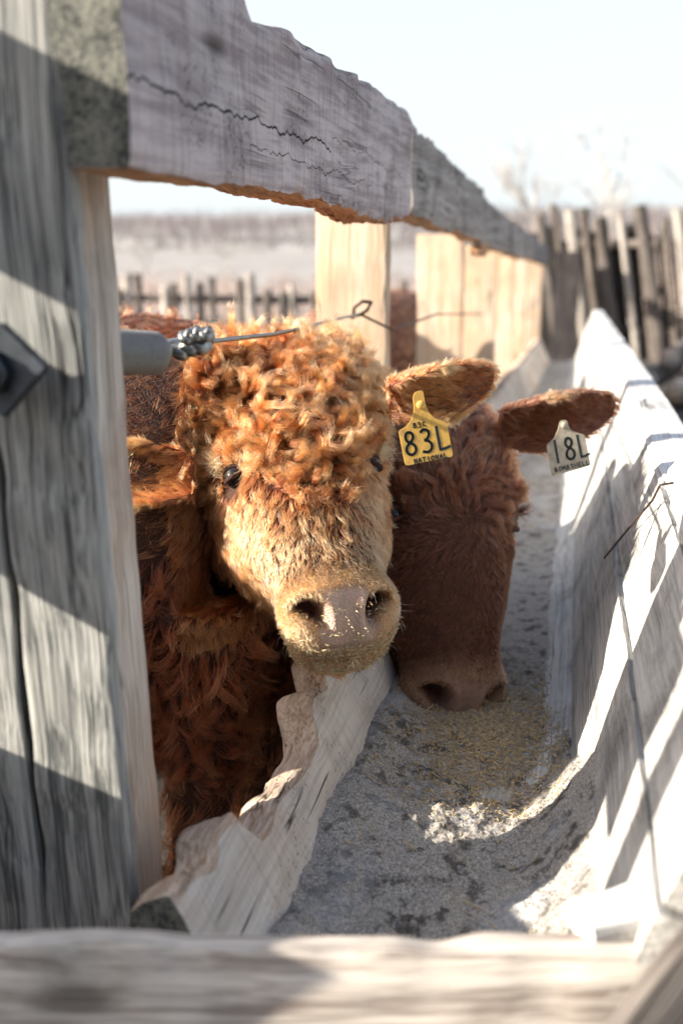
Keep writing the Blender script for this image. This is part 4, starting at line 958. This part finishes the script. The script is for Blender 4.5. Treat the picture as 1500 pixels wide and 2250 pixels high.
# ================================================================== ADDED, UNSEEN FENCE SECTION to the left of and behind the camera (its rails throw the bands of shade)
fx = -1.0
nf = empty('shade_fence', (fx, 0, 0)); tag(nf, 'unseen board fence added left of the camera to shade the near boards', 'fence')
def frail(z0, z1, y0, y1, sl_=0.0, seed=0):
    o = plank('rail', M['post'], frame((fx, 0, 0), (0, 1, 0), (0, 0, 1)), y1 - y0, lambda y: z0 + sl_ * (.62 - y), lambda y: z1 + sl_ * (.62 - y), .035, u0=y0, n_u=40, nz=5, nx=3, amp=.002, seed=seed)
    o.parent = nf; o.matrix_world = frame((0, 0, 0), (0, 1, 0), (0, 0, 1)); o.location = (0, 0, 0)
frail(1.39, 1.615, .59, .82, 0, 91); frail(1.05, 1.31, .59, .82, 0, 92); frail(.42, .871, .37, .82, .37, 93)
o = plank('rail', M['post'], frame((-.35, 0, 0), (0, 1, 0), (0, 0, 1)), .56, lambda y: .02, lambda y: 1.10, .035, u0=.82, n_u=20, nz=5, nx=3, amp=.002, seed=97); o.parent = nf  # tall panel added out of view to shade the bull's neck and chest
for y in (.45, .79):
    o = vpost('post', M['post'], fx - .06, y, 0, 1.7, .06, .06, 96, None, n_u=10); o.parent = nf; o.matrix_world = Matrix.Translation((0, 0, 0)) @ frame((-.06, y, 0), (0, 0, 1), (1, 0, 0))

# ================================================================== BACKGROUND
def palisade(nm, lab, x0, x1, y, n, zb, zt, wv, lean, m, seed, slope=0.0, gap=0.0):
    r = random.Random(seed); e = empty(nm, ((x0 + x1) / 2, y, 0)); tag(e, lab, 'fence')
    for i in range(n):
        x = x0 + (x1 - x0) * (i + .5 + r.uniform(-.2, .2)) / n
        if r.random() < gap: continue
        hgt = zt + r.uniform(-.18, .12); w_ = wv * r.uniform(.6, 1.15)
        fr = frame((x - e.location.x, slope * (x - x0) + r.uniform(-.05, .05), zb), (lean + r.uniform(-.04, .04), r.uniform(-.03, .03), 1), (1, 0, 0))
        o = plank('paling', m[i % len(m)], fr, hgt - zb, lambda u: -w_ / 2, lambda u: w_ / 2, w_ * .6, n_u=8, nz=3, nx=3, amp=.012, seed=seed + i, rnd=.05)
        o.parent = e
    for zz in (zb + (zt - zb) * .3, zb + (zt - zb) * .8):
        mb = MB(); mb.tube([(x0 - e.location.x, .12, zz), (x1 - e.location.x, .12 + slope * (x1 - x0), zz)], .06, 8); mb.build('rail', M['log'], e)
    return e
palisade('slab_fence', 'tall dark slab fence with leaning grey palings beyond the far end of the trough', -.2, 5.2, 15.0, 30, -.7, 1.70, .15, -.20, [M['slab_dark'], M['log'], M['slab'], M['log']], 301, slope=-.25)
sf = bpy.data.objects['slab_fence']
for i in range(26):  # dark boards added behind the palings to blacken the gaps
    x = -.3 + i * .22; o = plank('gap_darkener', M['dark_board'], frame((x - sf.location.x, .28 - .25 * (x + .2), -.7), (-.16, 0, 1), (1, 0, 0)), 2.1 + .12 * math.sin(i * 2.3), lambda u: -.10, lambda u: .10, .04, n_u=6, nz=2, nx=2, amp=.01, seed=i, rnd=.01)
    o.parent = sf
palisade('paling_fence', 'low whitish paling fence across the field behind the bull\'s back', -12, -1.6, 14.0, 52, -.6, .70, .13, 0.0, [M['slab'], M['log'], M['slab'], M['log'], M['slab_dark']], 401, gap=.15)
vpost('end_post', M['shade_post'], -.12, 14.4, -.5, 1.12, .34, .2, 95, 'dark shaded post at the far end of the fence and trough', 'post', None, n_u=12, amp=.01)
# cut logs and a dark water tub on the right, beyond the trough
for i, (x, y, z, r_) in enumerate(((.66, 9.3, .12, .11), (.95, 9.2, .05, .13), (.86, 9.4, .32, .10), (1.2, 9.0, .0, .12))):
    mb = MB(); d = np.array([.25, 1, .0]); p = np.array([0, 0, 0.0])
    q = [p + d * t for t in np.linspace(0, 1.4, 8)]; mb.tube(q, [r_ * (1 + .05 * math.sin(3 * k + i)) for k in range(8)], 18); e = empty('log', (x, y, z - .1))
    tag(e, ['short cut log with pale end, lowest and nearest the trough', 'thicker cut log lying right of the lowest one', 'cut log resting on top of the two others', 'cut log furthest right beside the pile'][i], 'log', 'cut logs by the slab fence')
    mb.build('trunk', M['log'], e)
    mb = MB(); mb.tube([p - d * .004, p + d * .004], r_ * .93, 18); mb.build('cut_end', M['post'], e)
mt, t_, b_ = newmat('dark rippled water'); g = NG(t_); b_.inputs['Base Color'].default_value = (.02, .035, .06, 1); b_.inputs['Roughness'].default_value = .25
g.bump(g.noise(g.n('ShaderNodeTexCoord').outputs['Object'], 6, 5), .8, .05, b_)
a = np.linspace(0, 2 * math.pi, 40, endpoint=False)
PV = [(1.75 + (1.1 + .15 * math.sin(3 * q)) * math.cos(q), 6.4 + (1.5 + .2 * math.sin(2 * q)) * math.sin(q), .02 - .1) for q in a]
o = mesh_obj('water', PV, [tuple(range(40))], mt); tag(o, kind='structure')
# bare trees
def bare_tree(name, x, y, z, hgt, seed, lab, m, spread=.55, group='bare winter trees on the skyline'):
    r = random.Random(seed); e = empty(name, (x, y, z)); tag(e, lab, 'tree', group); tr_ = MB(); cr_ = MB()
    def br(p, d, L, rad, lev):
        n = 5; pts = [np.array(p)]; dd = np.array(d)
        for i in range(n):
            dd = unit(dd + np.array([r.gauss(0, .12), r.gauss(0, .12), r.gauss(.03, .05)])); pts.append(pts[-1] + dd * L / n)
        (tr_ if lev == 0 else cr_).tube(pts, np.linspace(rad, rad * .45, n + 1), 6 if lev == 0 else 4)
        if lev < 3:
            for k in range([9, 6, 5][lev]):
                t = r.uniform(.3, 1.0); i = min(n - 1, int(t * n)); q = pts[i] * (1 - (t * n - i)) + pts[i + 1] * (t * n - i)
                a_ = r.uniform(0, 2 * math.pi); nd = unit(dd * .9 + spread * np.array([math.cos(a_), math.sin(a_), .15])); br(q, nd, L * r.uniform(.35, .55), rad * .45, lev + 1)
    br((0, 0, 0), (0, 0, 1), hgt * .75, hgt * .016, 0)
    tr_.build('trunk', m, e); cr_.build('crown', m, e); return e
TL = [('thin bare tree rising just right of the far rail end', 1.0, 46, 6.5), ('bare tree above the middle of the dark slab fence', 4.6, 42, 6.8), ('taller bare tree near the right edge of the picture', 7.4, 40, 8.2), ('bare tree touching the right edge of the picture', 9.6, 44, 8.0),
      ('faint bare tree above the top rail where it meets the sky', -1.8, 60, 8.5), ('whitish bare tree left in the opening under the top rail', -20.5, 42, 2.2), ('whitish bare tree in the middle of the opening under the top rail', -15.8, 36, 2.4),
      ('whitish bare tree just left of the pale post in the opening', -13.2, 38, 2.1)]
for i, (lab, x, y, hh) in enumerate(TL): bare_tree('bare_tree', x, y, -.6, hh, 500 + i, lab, M['bark'])
# brush on the meadow and a far wood on the hill
def thicket(name, lab, cat, n, xr, yr, hr, m, seed, zf=lambda x, y: -.6):
    r = random.Random(seed); mb = MB()
    for i in range(n):
        x = r.uniform(*xr); y = r.uniform(*yr); hh = r.uniform(*hr); b0 = np.array([x, y, zf(x, y)])
        for k in range(3):
            tip = b0 + np.array([r.gauss(0, .22), r.gauss(0, .22), 1]) * hh * r.uniform(.7, 1); mid = (b0 + tip) / 2 + np.array([r.gauss(0, .05) * hh, 0, 0]); mb.tube([b0, mid, tip], [hh * .02, hh * .013, hh * .004], 3, False)
    o = mb.build(name, m); tag(o, lab, cat, kind='stuff')
M['brush'] = land('reddish brush', (.30, .22, .19), (.50, .40, .35), 2)
thicket('brush', 'pinkish leafless brush covering the field beyond the paling fence', 'brush', 900, (-22, -3), (18, 34), (.5, 1.3), M['brush'], 7)
thicket('shrubbery', 'leafless grey shrubs standing behind the slab fence', 'brush', 500, (-2, 12), (18, 34), (1.2, 2.6), M['brush'], 8)
M['wood'] = land('distant leafless wood', (.11, .095, .10), (.24, .20, .20), .3)
def hzs(x, y): return float(hz(np.array([x]), np.array([y]))[0]) - .3
thicket('far_wood', 'distant dark leafless wood along the hillside', 'wood', 2600, (-320, 120), (262, 420), (4, 8), M['wood'], 9, hzs)
# chaff and oats stuck to the bull's lips and nose pad
r9 = np.random.default_rng(99); bme = bpy.data.objects['body']; bl = bull.location
for o_ in bull.children:
    if o_.name.startswith('body'): bme = o_
n_ = len(bme.data.vertices); VV = np.empty(n_ * 3); bme.data.vertices.foreach_get('co', VV); VV = VV.reshape(-1, 3) + np.array(bl); NNv = vnormals(bme.data)
q = (VV - BO) / BK; LL = np.stack([q @ bR, q @ bA, q @ bN], -1)
lip = (LL[:, 1] > .245) & (np.abs(LL[:, 0]) < .085) & ((np.abs(LL[:, 2] + .060) < .022) | ((LL[:, 1] > .265) & (LL[:, 2] > -.10) & (r9.random(n_) < .25)))
idx = np.where(lip)[0]; idx = r9.choice(idx, min(650, len(idx)), False)
grains('lip_chaff', VV[idx] + NNv[idx] * .0065, M['straw'], 'chaff and oat hulls stuck along the bull\'s lips', 'chaff', size=.0055, seed=12)
# flying dust specks are too small to build; a few straws in the trough
r5 = random.Random(5)
mb = MB()
for i in range(26):
    x = r5.uniform(-.27, .02); y = r5.uniform(.95, 1.8); a_ = r5.uniform(0, math.pi); L_ = r5.uniform(.012, .035); z = float(feedz(np.array([x]), np.array([y]))[0]) + .004
    mb.tube([(x, y, z), (x + L_ * math.cos(a_), y + L_ * math.sin(a_), z + r5.uniform(0, .008))], .0011, 5)
o = mb.build('straw_bits', M['straw']); tag(o, 'short bits of straw lying on the grey feed', 'straw', kind='stuff')

# ================================================================== ADDED DARK SCREEN behind the camera, out of view, to cut the light on what faces it
bn = empty('shade_screen', (5.0, -5.2, 0)); tag(bn, 'unseen dark board screen added behind the camera to cut fill light', 'shade_screen')
mb = MB()
for i in range(34):
    x = -6.8 + i * .4; mb.add([(x + a * .39, b * .04, c) for a in (0, 1) for b in (0, 1) for c in (-.6, 5.2)], [(0, 1, 3, 2), (4, 6, 7, 5), (0, 4, 5, 1), (2, 3, 7, 6), (1, 5, 7, 3), (0, 2, 6, 4)])
mb.build('wall', M['dark_board'], bn, False)
mb = MB(); mb.add([(-7.1, .35, 5.1), (7.1, .35, 5.1), (7.1, -4, 8.2), (-7.1, -4, 8.2), (-7.1, .35, 5.2), (7.1, .35, 5.2), (7.1, -4, 8.3), (-7.1, -4, 8.3)], [(0, 1, 2, 3), (7, 6, 5, 4), (0, 4, 5, 1), (1, 5, 6, 2), (2, 6, 7, 3), (3, 7, 4, 0)]); mb.build('roof', M['dark_board'], bn, False)
